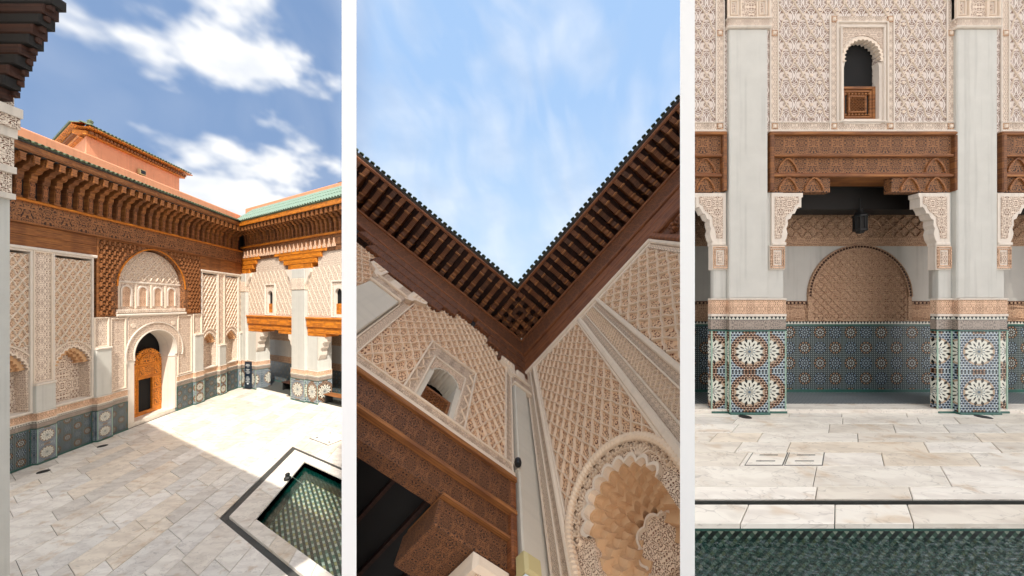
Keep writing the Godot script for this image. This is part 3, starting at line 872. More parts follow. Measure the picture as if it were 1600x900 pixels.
	var di := PackedVector2Array([Vector2(-5.27, 0.4), Vector2(-5.27, 1.72), Vector2(-5.93, 1.72), Vector2(-5.93, 0.4)])
	var leaf := MB.new()
	leaf.box(-6.45, 0.18, zc - 0.06, -5.93, 2.45, zc, 0.01); leaf.box(-5.27, 0.18, zc - 0.06, -4.70, 2.45, zc, 0.01)
	leaf.box(-5.93, 0.18, zc - 0.06, -5.27, 0.34, zc, 0.01); leaf.box(-5.93, 1.78, zc - 0.06, -5.27, 2.45, zc, 0.01)
	put(leaf, "door_leaf", M.cedar_gold, d)
	put(bx(-5.93, 0.34, zc - 0.10, -5.27, 1.78, zc - 0.07), "doorway_shade", M.shade_black, d)
	put(frame(-5.97, 0.30, -5.23, 1.82, 0.05, zc, zc + 0.03), "wicket_frame", M.cedar_gold, d)
	var tym := MB.new(); var tp := lobed(dxx, 2.45, 0.66, 17, 0.06); tym.prism(tp, zc - 0.06, zc + 0.01)
	put(tym, "door_tympanum", M.cedar_carved_gold, d)
	var tr := MB.new(); tr.ring(arc(dxx, 2.45, 0.40, 0, 180, 24), arc(dxx, 2.45, 0.45, 0, 180, 24), zc, zc + 0.035)
	put(tr, "tympanum_ring", M.cedar_gold, d)
	for c in [[-5.2, -4.78, 0.45, 1.2], [-5.2, -4.78, 1.25, 1.75], [-5.9, -5.3, 1.9, 2.35], [-5.2, -4.78, 1.85, 2.35], [-6.35, -6.0, 0.45, 1.2], [-6.35, -6.0, 1.3, 2.3]]:
		var pb := MB.new(); pb.uo = Vector2(c[0], c[2]); pb.box(c[0] + 0.03, c[2] + 0.03, zc, c[1] - 0.03, c[3] - 0.03, zc + 0.02, 0.01)
		put(pb, "door_panel", M.cedar_carved_gold, d)
	# great arch: blind windows, tympanum, wooden spandrels
	var a := group_node("great_arch", o)
	put(bx(-7.45, 4.6, -0.5, -4.2, 4.70, 0.09, 0.03), "shelf_moulding", M.stucco_edge, a)
	put(bx(-7.42, 4.72, -0.5, -4.23, 4.88, 0.05, 0.02), "shelf_moulding", M.stucco_band, a)
	var AR := 1.55; var ay := 5.82
	var fieldp := arc(cx, ay, AR + 0.02, 0, 180, 32); fieldp.append(Vector2(cx - AR - 0.02, 4.88)); fieldp.append(Vector2(cx + AR + 0.02, 4.88))
	var tf := MB.new(); tf.uo = Vector2(cx, ay); tf.prism(fieldp, -0.5, -0.18)
	put(tf, "tympanum_field", M.stucco_fine, a)
	var sk := func(p: Vector2) -> bool: return p.distance_to(Vector2(cx, ay)) > AR - 0.05
	var nt := sebka(cx - AR, 6.08, cx + AR, ay + AR, 0.28, 0.30, 0.03, -0.185, -0.15, Vector2(cx, ay), sk)
	stuff(put(nt, "rib_net", M.stucco_rib, a))
	put(bx(cx - AR, 5.98, -0.3, cx + AR, 6.04, -0.15, 0.01), "string_course", M.stucco_edge, a)
	for i in 4:
		var wx := -6.83 + i * 0.69
		var w := group_node("blind_window", a)
		var wi := arc(wx, 5.65, 0.17, 0, 180, 14); wi.append(Vector2(wx - 0.17, 5.0)); wi.insert(0, Vector2(wx + 0.17, 5.0))
		var wo := arc(wx, 5.65, 0.235, 0, 180, 14); wo.append(Vector2(wx - 0.235, 5.0)); wo.insert(0, Vector2(wx + 0.235, 5.0))
		var rr := MB.new(); rr.ring(wi, wo, -0.2, -0.135)
		put(rr, "window_frame", M.stucco_edge, w)
		var pa := MB.new(); pa.prism(wi, -0.2, -0.172); put(pa, "pierced_screen", M.stucco_pink, w)
		put(bx(wx - 0.33, 4.9, -0.2, wx - 0.25, 5.95, -0.145, 0.01), "mullion", M.stucco_rib, w)
	var ap := arc(cx, ay, AR, 0, 180, 40, 0.1)
	var ain := PackedVector2Array([Vector2(cx + AR, 4.62)]); ain.append_array(ap); ain.append(Vector2(cx - AR, 4.62))
	var aou := PackedVector2Array([Vector2(-3.32, 4.62)]); aou.append_array(to_rect(ap, cx, ay, -8.12, -3.32, 7.6)); aou.append(Vector2(-8.12, 4.62))
	var spw := MB.new(); spw.ring(ain, aou, -0.5, 0.02)
	put(spw, "wooden_spandrel", M.cedar_carved, a)
	var gold := MB.new(); gold.ring(ap, arc(cx, ay, AR + 0.05, 0, 180, 40, 0.1), 0.0, 0.045); 
	put(gold, "gilded_rim", M.cedar_gold, a)
	put(frame(-8.12, 4.62, -3.32, 7.6, 0.07, 0.0, 0.06), "spandrel_frame", M.cedar, a)
	var knob := MB.new()
	knob.box(-0.07, -0.06, 0, 0.07, 0.02, 0.05, 0.02); knob.box(-0.035, -0.1, 0, 0.035, 0.07, 0.09, 0.02)
	for i in 25:
		for j in 16:
			var kx := -8.0 + i * 0.19 + (0.095 if j % 2 else 0.0); var ky := 4.78 + j * 0.178
			var dd := Vector2(kx - cx, maxf(0, ky - ay)).length()
			if kx > -3.42 or dd < AR + 0.2 or ky > 7.5: continue
			put(knob, "carved_knob", M.cedar, a, Transform3D(Basis(), Vector3(kx, ky, 0.02)))
	# timber frieze
	var z := group_node("timber_frieze", o)
	for r in [[-11.5, -8.12], [-3.32, 0.0]]:
		for k in 2:
			var pk := MB.new(); pk.us = Vector2(1, 1); pk.uo = Vector2(r[0], 0.37 * k); pk.box(r[0], 6.90 + 0.35 * k, -0.4, r[1], 7.245 + 0.35 * k, 0.05, 0.012)
			put(pk, "plank", M.cedar, z)
	var ins := MB.new(); ins.uo = Vector2(0, 7.7); ins.us = Vector2(1, 0.8); ins.box(-11.5, 7.66, -0.4, 0.05, 8.28, 0.08)
	put(ins, "carved_frieze", M.cedar_carved, z)
	put(bx(-11.5, 7.6, -0.4, 0.1, 7.66, 0.13, 0.02), "fillet", M.cedar, z)
	put(bx(-11.5, 8.28, -0.4, 0.1, 8.36, 0.17, 0.025), "fillet", M.cedar_gold, z)
	eaves(o, -11.5, -0.62, 8.36, 9.62, 0.32, M.cedar, M.cedar_dark, M.cedar_red, 9.92, 0.70, 10.28, -0.3, 0.155, M.roof_moss, M.roof_dark)
	put(bx(-11.5, 9.9, -1.2, 0.6, 10.72, -0.36, 0.04), "parapet", M.pink_plaster, o)

# corbels under an eave, scalloped board between them, fascia and tiles
func eaves(o: Node3D, x0: float, x1: float, ya: float, yb: float, step: float, m: Material, dark: Material, board: Material, ty: float, tz: float, ty2: float, tz2: float, tstep: float, tm: Material, bed: Material) -> void:
	var g := group_node("eave", o)
	var h := yb - ya
	put(bx(x0 - (0.9 if x0 > 0 else 0.0), ya, -0.6, x1 + (0.9 if x0 < 0 else 0.0), yb + 0.34, 0.04), "eave_back", M.near_black_wood, g)  # near-black back paints the shade between the corbels
	put(bx(x0, yb - 0.02, 0.04, x1, yb + 0.02, tz - 0.04), "soffit", M.near_black_wood, g)
	var side := PackedVector2Array([Vector2(0.04, 0), Vector2(0.16, 0.02), Vector2(0.19, h * 0.45), Vector2(0.24, h * 0.5), Vector2(0.25, h * 0.62), Vector2(0.36, h * 0.66), Vector2(0.40, h * 0.74), Vector2(0.52, h * 0.78), Vector2(0.57, h * 0.9), Vector2(0.60, h), Vector2(0.04, h)])
	var c := MB.new(); c.profile(side, -step * 0.24, step * 0.24)
	c.box(-step * 0.3, h * 0.44, 0.05, step * 0.3, h * 0.5, 0.22, 0.01); c.box(-step * 0.3, -0.0, 0.05, step * 0.3, 0.06, 0.19, 0.01)
	var face := MB.new(); face.uo = Vector2(0, 0); face.us = Vector2(1.6, 1.2)
	face.quad(Vector3(-step * 0.2, 0.09, 0.19), Vector3(step * 0.2, 0.09, 0.19), Vector3(step * 0.2, h * 0.42, 0.205), Vector3(-step * 0.2, h * 0.42, 0.205))
	# board cut into a row of small pointed arches
	var ar := PackedVector2Array()
	for q in arc(0, 0.0, step * 0.3, 0, 180, 10, 0.03): ar.append(q)
	var inn := PackedVector2Array([Vector2(step * 0.3, -0.16)]); inn.append_array(ar); inn.append(Vector2(-step * 0.3, -0.16))
	var out := PackedVector2Array([Vector2(step * 0.5, -0.16)]); out.append_array(to_rect(ar, 0, 0, -step * 0.5, step * 0.5, step * 0.3 + 0.12)); out.append(Vector2(-step * 0.5, -0.16))
	var sc := MB.new(); sc.ring(inn, out, 0.0, 0.05)
	var n := int((x1 - x0) / step)
	for i in n:
		var x := x1 - (i + 0.5) * step
		put(c, "corbel", M["cedar_%d" % ((i * 7 + i / 3) % 3)], g, Transform3D(Basis(), Vector3(x, ya, 0)))
		put(face, "corbel_face", board, g, Transform3D(Basis(), Vector3(x, ya, 0)))
		put(sc, "scalloped_board", m, g, Transform3D(Basis(), Vector3(x - step * 0.5, yb - 0.10, 0.61)))
	put(bx(x0, yb + 0.06, 0.5, x1, ty - 0.05, tz - 0.02, 0.01), "fascia", m, g)
	var r := group_node("roof", o)
	roof_tiles(r, x0, x1, tstep, ty, tz, ty2, tz2, tm, bed)

func gallery_wall(f: Transform3D) -> void:
	var o := thing("gallery_wall", "carved courtyard wall with a timber gallery beam and two small windows", "wall", f)
	# piers
	var i := 0
	for p in [[0.04, 1.75, 0.10, 0.75], [5.62, 7.86, 5.62, 6.90], [12.0, 14.0, 12.2, 13.5]]:
		var g := group_node("pier", o)
		var x0: float = p[0]; var x1: float = p[1]
		var xm: float = p[3]
		for s in [[x0, xm, 0.16], [xm, x1, 0.06]]:
			dado(g, s[0], s[1], s[2], 0.0, 1.16, 0.0, -0.7)
			bands(g, s[0], s[1], s[2], 1.16, -0.7)
		put(bx(p[2] + 0.03, 1.685, -0.7, xm - 0.03, 5.85, 0.14, 0.02), "white_shaft", M.white_plaster, g)
		put(bx(xm - 0.03, 1.685, -0.7, x1 - 0.05, 3.45, 0.02, 0.02), "white_shaft", M.white_plaster, g)
		var cp := MB.new(); cp.uo = Vector2(p[2], 5.9); cp.box(p[2], 5.85, -0.7, xm, 6.45, 0.17, 0.02); put(cp, "carved_capital", M.stucco_band, g)
		put(bx(p[2] + 0.05, 6.45, -0.7, xm - 0.05, 6.95, 0.15, 0.02), "white_block", M.white_plaster, g)
		for s in [-1.0, 1.0]:
			var ex: float = p[2] if s < 0 else xm
			var sc := PackedVector2Array([Vector2(ex, 6.95), Vector2(ex + s * 0.42, 6.95), Vector2(ex + s * 0.42, 6.75), Vector2(ex + s * 0.34, 6.62), Vector2(ex + s * 0.2, 6.5), Vector2(ex + s * 0.12, 6.3), Vector2(ex, 6.1)])
			var b := MB.new(); b.prism(sc, -0.05, 0.12); put(b, "scroll_bracket", M.stucco_edge, g)
		i += 1
	# two bays
	for b in [[0.75, 5.62, 1.75, 3.24], [6.9, 12.2, 7.86, 9.45]]:
		var g := group_node("bay", o)
		var cx: float = b[3]
		var x0: float = b[0]; var x1: float = b[1]
		# plaster above the beam, split round the window opening
		for r in [[x0, 4.42, cx - 0.34, 6.0], [cx + 0.34, 4.42, x1, 6.0], [x0, 6.0, x1, 7.0], [x0 + 0.9, 7.0, x1 - 0.9, 7.75]]:
			var q := MB.new(); q.uo = Vector2(cx, 4.42); q.us = Vector2(1.4, 1.2); q.box(r[0], r[1], -0.4, r[2], r[3], 0.0)
			put(q, "carved_ground", M.carved_stucco, g)
		put(bx(cx - 0.34, 4.42, -0.4, cx + 0.34, 4.6, 0.02), "sill", M.stucco_edge, g)
		var skip := func(p: Vector2) -> bool: return absf(p.x - cx) < 0.58 and p.y < 6.25
		var rn := sebka(x0 + 0.05, 4.5, x1 - 0.05, 7.0, 0.40, 0.62, 0.035, -0.004, 0.014, Vector2(cx, 4.5), skip)
		stuff(put(rn, "rib_net", M.stucco_rib, g))
		put(frame(cx - 0.56, 4.44, cx + 0.56, 6.25, 0.07, -0.02, 0.05), "moulding", M.stucco_edge, g)
		var w := group_node("window", o)
		var wi := arc(cx, 5.6, 0.27, -10, 190, 16); wi.append(Vector2(cx - 0.27, 4.6)); wi.insert(0, Vector2(cx + 0.27, 4.6))
		var wr := to_rect(arc(cx, 5.6, 0.27, 0, 180, 16), cx, 5.6, cx - 0.36, cx + 0.36, 6.02); wr.append(Vector2(cx - 0.36, 4.6)); wr.insert(0, Vector2(cx + 0.36, 4.6))
		var wf := MB.new(); wf.ring(wi, wr, -0.12, 0.015); put(wf, "window_surround", M.stucco_edge, w)
		put(bx(cx - 0.36, 4.5, -0.3, cx + 0.36, 6.1, -0.13), "room_shade", M.shade_black, w)
		put(bx(cx - 0.27, 4.6, -0.10, cx + 0.27, 5.12, -0.05, 0.02), "shutter", M.cedar_gold, w)
		# gallery beam in two tiers and its end corbels
		var bm := group_node("gallery_beam", o)
		var e0: float = x0 + 0.02
		var pb := MB.new(); pb.us = Vector2(1, 0.9); pb.uo = Vector2(x0, 3.9); pb.box(e0, 3.92, -0.7, x1, 4.34, 0.10, 0.02); put(pb, "carved_beam", M.cedar_gold, bm)
		put(bx(e0, 4.34, -0.7, x1, 4.42, 0.16, 0.02), "beam_cap", M.cedar_gold, bm)
		put(bx(e0, 3.62, -0.7, x1 - 0.0, 3.91, 0.04, 0.02), "lower_beam", M.cedar_gold, bm)
		put(bx(e0, 3.45, -0.7, e0 + 1.5, 3.61, 0.03, 0.02), "corbel_beam", M.cedar_gold, bm); put(bx(x1 - 1.5, 3.45, -0.7, x1, 3.61, 0.03, 0.02), "corbel_beam", M.cedar_gold, bm)
		for s in [-1.0, 1.0]:
			var ex: float = b[2] if s > 0 else x1
			var sc := PackedVector2Array([Vector2(ex - s * 0.1, 3.45), Vector2(ex + s * 0.5, 3.45), Vector2(ex + s * 0.48, 3.2), Vector2(ex + s * 0.32, 3.1), Vector2(ex + s * 0.28, 2.9), Vector2(ex + s * 0.14, 2.8), Vector2(ex + s * 0.12, 2.5), Vector2(ex, 2.3), Vector2(ex - s * 0.1, 2.2)])
			var br := MB.new(); br.prism(sc, -0.35, 0.02); put(br, "scroll_bracket", M.stucco_edge, bm)
		# the gallery behind
		var r := group_node("gallery", o)
		var gx0 := x0 - 2.0; var gx1 := x1 + 0.5; var gz := -1.55
		dado(r, gx0, gx1, gz, 0.05, 1.35, 0.24, gz - 0.2)
		put(bx(gx0, 1.35, gz - 0.2, gx1, 1.75, gz + 0.02, 0.01), "carved_band", M.stucco_brown, r)
		put(bx(gx0, 1.75, gz - 0.2, gx1, 2.75, gz), "plaster_wall", M.grey_plaster, r)
		put(bx(gx0, 2.75, gz - 0.2, gx1, 4.4, gz + 0.01), "carved_frieze", M.stucco_brown, r)
		put(bx(gx0, 3.5, gz, gx1, 3.6, -0.7), "ceiling", M.near_black_wood, r)
		put(bx(gx0, -0.05, gz, gx1, 0.06, -0.1), "gallery_floor", M.dark_stone, r)
		put(bx(gx0, -0.05, -0.1, gx1, 0.08, 0.02, 0.01), "kerb", M.marble_0, r)
	# stepped timber over the piers, frieze, eave
	var z := group_node("timber_frieze", o)
	for c in [[0.1, 0.9, 2.15], [6.25, 1.0, 2.35], [12.8, 1.0, 2.35]]:
		for k in 4:
			var hw: float = c[2] - (3 - k) * 0.42
			var lo: float = c[0] - hw if c[0] > 1 else 0.02
			put(bx(lo, 6.96 + k * 0.26, -0.4, c[0] + hw, 6.96 + (k + 1) * 0.26, 0.06 + k * 0.02, 0.02), "stepped_corbel", M.cedar_gold, z)
	put(bx(-0.05, 8.0, -0.4, 14, 8.5, 0.08), "carved_frieze", M.cedar_carved, z)
	put(bx(0.02, 7.74, -0.4, 14, 8.0, 0.05), "carved_frieze", M.cedar_carved, z)
	put(bx(-0.05, 8.5, -0.4, 14, 8.6, 0.18, 0.02), "fillet", M.cedar_gold, z)
	var to := MB.new(); to.prism(PackedVector2Array([Vector2(-0.13, 0), Vector2(0.13, 0), Vector2(0.11, 0.12), Vector2(0.04, 0.2), Vector2(0.0, 0.42), Vector2(-0.04, 0.2), Vector2(-0.11, 0.12)]), 0, 0.06)
	for k in 24:
		put(to, "plaster_finial", M.stucco_pink, z, Transform3D(Basis(), Vector3(0.5 + k * 0.38, 7.9, 0.08)))
	eaves(o, 0.62, 13.6, 8.6, 9.62, 0.36, M.cedar, M.cedar_dark, M.cedar_red, 9.92, 0.72, 10.93, -0.32, 0.21, M.roof_green, M.roof_moss)
	put(bx(0.62, 9.62, 0.6, 13.6, 9.86, 0.72, 0.02), "gilded_fascia", M.cedar_gold, o)
	put(bx(-0.6, 10.0, -1.4, 14, 11.22, -0.38, 0.04), "parapet", M.pink_plaster, o)
	put(bx(8.6, 11.2, -1.3, 9.6, 11.32, -0.5, 0.02), "chimney_cap", M.roof_dark, o)
	put(bx(8.75, 11.2, -1.2, 9.5, 11.65, -0.7, 0.02), "chimney", M.grey_plaster, o)

func court_pool() -> void:
	var e1 := Vector3(-0.224, 0, -0.975).normalized(); var e2 := Vector3(0.864, 0, 0.503).normalized()
	var P := Vector3(-6.98, -H, -7.63)
	var o := thing("court_pool", "sunken pool with marble coping and dark drain edge in the wide court", "pool", Transform3D(Basis(), P))
	var poly := func(a0: float, b0: float, a1: float, b1: float) -> PackedVector2Array:
		var r := PackedVector2Array()
		for c in [[a0, b0], [a1, b0], [a1, b1], [a0, b1]]:
			var w: Vector3 = e1 * c[0] + e2 * c[1]; r.append(Vector2(w.x, w.z))
		return r
	var A := 3.93; var L := 9.0
	for r in [[0.0, 0.0, A, 0.30], [0.0, 0.30, 0.17, L], [A - 0.17, 0.30, A, L]]:
		put(slab_mesh(poly.call(r[0], r[1], r[2], r[3]), -0.03, 0.3, 0.004), "drain_channel", M.dark_stone, o)
	var rng := RandomNumberGenerator.new(); rng.seed = 9
	for run in [[0.17, 0.30, A - 0.17, 1.22, 0], [0.17, 1.22, 0.56, L, 1], [A - 0.55, 1.22, A - 0.17, L, 1]]:
		var t: float = run[0] if run[4] == 0 else run[1]; var end: float = run[2] if run[4] == 0 else run[3]
		while t < end - 0.05:
			var l := minf(rng.randf_range(0.7, 1.3), end - t)
			if end - t - l < 0.3: l = end - t
			var q: PackedVector2Array = poly.call(t, run[1], t + l, run[3]) if run[4] == 0 else poly.call(run[0], t, run[2], t + l)
			put(slab_mesh(q, 0.03, 0.4, 0.008), "coping_slab", M["marble_%d" % [0, 3, 4, 1][rng.randi_range(0, 3)]], o)
			t += l
	# tiled basin
	var b := MB.new()
	var dp := -0.55
	var pt := func(a: float, c: float, y: float) -> Vector3: return e1 * a + e2 * c + Vector3(0, y, 0)
	var a0 := 0.56; var a1 := A - 0.55; var b0 := 1.22
	var wall := func(p: Vector3, q: Vector3, y0: float, y1: float, s: float) -> void:
		var k := p.distance_to(q)
		for e in [[0, 0, 0], [1, 0, 0], [1, 1, 0], [0, 0, 0], [1, 1, 0], [0, 1, 0]]:
			b.v.append(Vector3(lerpf(p.x, q.x, e[0]), lerpf(y0, y1, e[1]), lerpf(p.z, q.z, e[0]))); b.uv.append(Vector2(e[0] * k, lerpf(y0, y1, e[1])) * s)
			b.n.append((q - p).cross(Vector3.UP).normalized())
	var S := 1.0 / 0.5
	wall.call(pt.call(a0, b0, 0), pt.call(a1, b0, 0), dp, -0.01, S)
	wall.call(pt.call(a1, b0, 0), pt.call(a1, L, 0), dp, -0.01, S)
	wall.call(pt.call(a0, L, 0), pt.call(a0, b0, 0), dp, -0.01, S)
	put(b, "basin_wall", M.pool_tiles, o)
	var fl := MB.new()
	for e in [[a0, b0], [a1, b0], [a1, L], [a0, b0], [a1, L], [a0, L]]:
		fl.v.append(pt.call(e[0], e[1], dp)); fl.n.append(Vector3.UP); fl.uv.append(Vector2(e[0], e[1] * 0.86) * S)
	put(fl, "basin_floor", M.pool_tiles, o)
	var w := MB.new()
	w.quad(pt.call(a0, b0, -0.16), pt.call(a0, L, -0.16), pt.call(a1, L, -0.16), pt.call(a1, b0, -0.16))
	var wm := put(w, "water", M.water, self, Transform3D(Basis(), P))
	if wm: wm.set_meta("kind", "structure"); wm.set_meta("label", "clear green water of the court pool"); wm.set_meta("category", "water")
	var sp := thing("water_spout", "dark round spout on the pool coping sending a thin jet", "spout", Transform3D(Basis(), P + e1 * 2.25 + e2 * 1.16))
	var s := MB.new(); s.lathe(Vector3.ZERO, PackedVector2Array([Vector2(0.09, 0.03), Vector2(0.09, 0.09), Vector2(0.06, 0.13), Vector2(0.06, 0.2), Vector2(0.035, 0.22), Vector2(0.0, 0.22)]), 12)
	put(s, "spout_body", M.iron, sp)
	var jet := PackedVector3Array()
	for i in 9:
		var t := i / 8.0
		jet.append(e2 * (0.06 + 1.5 * t) + Vector3(0, 0.17 + 0.12 * t - 0.45 * t * t, 0))
	var j := MB.new(); j.tube(jet, 0.008, 5); put(j, "water_jet", M.water, sp)

func court_things(C: Vector3, fL: Transform3D, fB: Transform3D) -> void:
	# pavilion on the roof
	var o := thing("rooftop_pavilion", "pink plaster pavilion with a tiled eave on the roof above the portal", "building", fL)
	# its left side runs back parallel to the gallery wall
	var xb := fL.basis.inverse() * fB.basis.x; var nb := fL.basis.inverse() * fB.basis.z
	var A := Vector2(-5.45, -2.85); var Bq := Vector2(-0.75, -2.85); var bk := Vector2(-xb.x, -xb.z) * 5.0
	put(slab_mesh(PackedVector2Array([A, Bq, Bq + bk, A + bk]), 12.62, 2.6, 0.002), "wall", M.pink_plaster, o)
	var r := group_node("roof", o)
	put(bx(-5.62, 12.50, -3.2, -0.55, 12.66, -2.68, 0.03), "timber_cornice", M.cedar_gold, r)
	var dn := bx(-0.05, 0, 0, 0.05, 0.1, 0.16, 0.01)
	for i in 32: put(dn, "dentil", M.cedar, r, Transform3D(Basis(), Vector3(-5.5 + i * 0.155, 12.56, -2.72)))
	roof_tiles(r, -5.80, -0.40, 0.16, 12.80, -2.42, 12.99, -2.84, M.roof_moss, M.cedar_carved_gold)
	var side := group_node("side_roof", o)
	side.transform = Transform3D(Basis(xb, Vector3.UP, nb), Vector3(A.x, 0, A.y))
	put(bx(-5.0, 12.50, -0.3, 0.1, 12.66, 0.17, 0.03), "timber_cornice", M.cedar_gold, side)
	for i in 28: put(dn, "dentil", M.cedar, side, Transform3D(Basis(), Vector3(-4.6 + i * 0.16, 12.56, 0.13)))
	roof_tiles(side, -5.0, 0.30, 0.16, 12.80, 0.43, 12.99, 0.01, M.roof_moss, M.cedar_carved_gold)
	var cap := MB.new(); cap.lathe(Vector3(-5.72, 12.85, -2.45), PackedVector2Array([Vector2(0.02, 0.25), Vector2(0.1, 0.17), Vector2(0.07, 0.06), Vector2(0.13, -0.02)]), 8); put(cap, "corner_finial", M.roof_moss, r)
	put(slab_mesh(PackedVector2Array([A, Bq, Bq + bk, A + bk]), 12.985, 0.2, 0.002), "roof_slab", M.roof_dark, r)
	var fl := thing("floodlight", "small grey floodlight fixed to the pink pavilion wall", "lamp", fL * Transform3D(Basis(), Vector3(-3.1, 11.85, -2.85)))
	put(bx(-0.16, -0.13, 0.05, 0.16, 0.13, 0.17, 0.02), "lamp_body", M.lamp_grey, fl); put(bx(-0.12, -0.09, 0.17, 0.12, 0.09, 0.18), "lamp_glass", M.iron, fl); put(bx(-0.03, -0.2, 0.0, 0.03, -0.05, 0.06), "bracket", M.iron, fl)
	# information board at the corner
	var sg := thing("information_sign", "tall dark blue sign board with white text standing at the far corner", "sign", Transform3D(Basis(Vector3(0.96, 0, 0.28).normalized(), Vector3.UP, Vector3(-0.28, 0, 0.96).normalized()), Vector3(-15.9, -H, -19.3)))
	put(bx(-0.27, 0.02, -0.03, 0.27, 1.62, 0.03, 0.008), "board", M.sign_blue, sg)
	put(bx(-0.30, 0, -0.12, 0.30, 0.04, 0.12, 0.01), "foot", M.iron, sg)
	var prn := MB.new()
	for i in 15:
		if i in [3, 8, 9]: continue
		var wdt := 0.14 + 0.06 * sin(i * 2.3)
		prn.quad(Vector3(-wdt, 1.45 - i * 0.075, 0.034), Vector3(wdt, 1.45 - i * 0.075, 0.034), Vector3(wdt, 1.475 - i * 0.075, 0.034), Vector3(-wdt, 1.475 - i * 0.075, 0.034))
	prn.quad(Vector3(-0.05, 0.26, 0.034), Vector3(0.05, 0.26, 0.034), Vector3(0.09, 0.34, 0.034), Vector3(-0.09, 0.34, 0.034))
	stuff(put(prn, "printed_lines", M.sign_print, sg))
	# benches in the gallery
	for i in 2:
		var bn := thing("bench", ["dark wooden bench in the shaded gallery left of the white pier", "pale slatted bench at the gallery edge right of the white pier"][i], "bench", fB * Transform3D(Basis(), [Vector3(4.2, 0.06, -0.75), Vector3(8.9, 0.06, -0.35)][i]))
		var mt: Material = [M.cedar_dark, M.cedar][i]
		for s in 4: put(bx(-0.9, 0.42, -0.2 + s * 0.11, 0.9, 0.46, -0.11 + s * 0.11, 0.006), "slat", mt, bn)
		for s in [-0.8, 0.72]:
			put(bx(s, 0, -0.18, s + 0.08, 0.42, 0.2, 0.006), "leg", M.iron, bn)
	# floor drains and cover
	var dr := MB.new(); dr.lathe(Vector3.ZERO, PackedVector2Array([Vector2(0.0, 0.012), Vector2(0.12, 0.012), Vector2(0.13, 0.0)]), 16)
	for i in 2:
		var d := thing("floor_drain", ["round iron floor drain before the leftmost tiled pier", "round iron floor drain beside the pier left of the portal"][i], "drain", Transform3D(Basis(), [Vector3(-14.25, -H + 0.002, -9.73), Vector3(-14.7, -H + 0.002, -11.49)][i]))
		put(dr, "grate", M.iron, d)
	var hc := thing("access_cover", "marble access cover with four dark lifting holes beyond the pool", "cover", Transform3D(Basis(Vector3(0.865, 0, 0.50), Vector3.UP, Vector3(-0.50, 0, 0.865)), Vector3(-6.95, -H + 0.004, -12.2)))
	put(bx(-0.62, -0.02, -0.42, 0.62, 0.008, 0.42), "cover_frame", M.dark_stone, hc); put(bx(-0.60, -0.02, -0.40, 0.60, 0.012, 0.40), "cover_slab", M.marble_0, hc)
	for x in [-0.4, 0.4]:
		for z in [-0.25, 0.25]: put(bx(x - 0.05, 0, z - 0.03, x + 0.05, 0.014, z + 0.03), "lifting_hole", M.iron, hc)
	# carved pier and eave close by on the left
	var np := thing("near_pier", "white plaster pier with carved capital at the left edge close to the viewer", "pier", Transform3D(Basis(), Vector3(-5.545, 0, -3.0)))
	put(bx(-0.9, -3.6, -0.5, 0.052, 1.14, 0.0, 0.01), "white_shaft", M.white_plaster, np)
	var cap2 := group_node("capital", np)
	for c in [[1.14, 1.20, 0.12], [1.20, 1.42, 0.075], [1.42, 1.49, 0.13], [1.49, 1.80, 0.10], [1.80, 1.90, 0.14], [1.90, 2.02, 0.17], [2.02, 2.12, 0.20], [2.12, 3.2, 0.10]]:
		var q := MB.new(); q.us = Vector2(1.5, 1.5); q.box(-0.9, c[0], -0.5, c[2], c[1], 0.04 + c[2] * 0.3, 0.012)
		put(q, "capital_course", M.stucco_edge if c[1] - c[0] < 0.115 else M.stucco_band, cap2)
	put(bx(0.02, 1.24, 0.05, 0.085, 1.38, 0.075, 0.01), "carved_panel", M.carved_stucco, cap2)
	var ne := thing("near_eave", "dark timber eave ends overhanging at the top left corner close to the viewer", "eave", Transform3D(Basis(), Vector3(-5.34, 2.16, -3.3)))
	for i in 10:
		var y := i * 0.115
		put(bx(-0.6, y, -0.12 - 0.01 * i, 0.01 + i * 0.047 + (0.02 if i % 2 else 0.0), y + 0.105, -0.01 * i, 0.012), "stepped_beam", M.near_black_wood if i % 2 else M.cedar_dark, ne)
	for i in 9:
		var y := 0.05 + i * 0.115
		put(bx(0.0 + i * 0.047, y, -0.14, 0.055 + i * 0.047, y + 0.06, -0.1, 0.012), "beam_end", M.cedar_dark, ne)
# ---------------------------------------------------------------- middle: the corner of walls and eaves, seen from below
func middle_corner() -> void:
	var m := Vector3(0.7626, -0.625, -0.167).normalized()
	var n := Vector3(-0.6467, -0.7423, -0.1752); n = (n - m * n.dot(m)).normalized()
	var up := m.cross(n)
	var O := m * 1.8281 + n * 1.6899
	corner_window_wall(Transform3D(Basis(m, up, -n), O))
	corner_arch_wall(Transform3D(Basis(-n, up, -m), O))

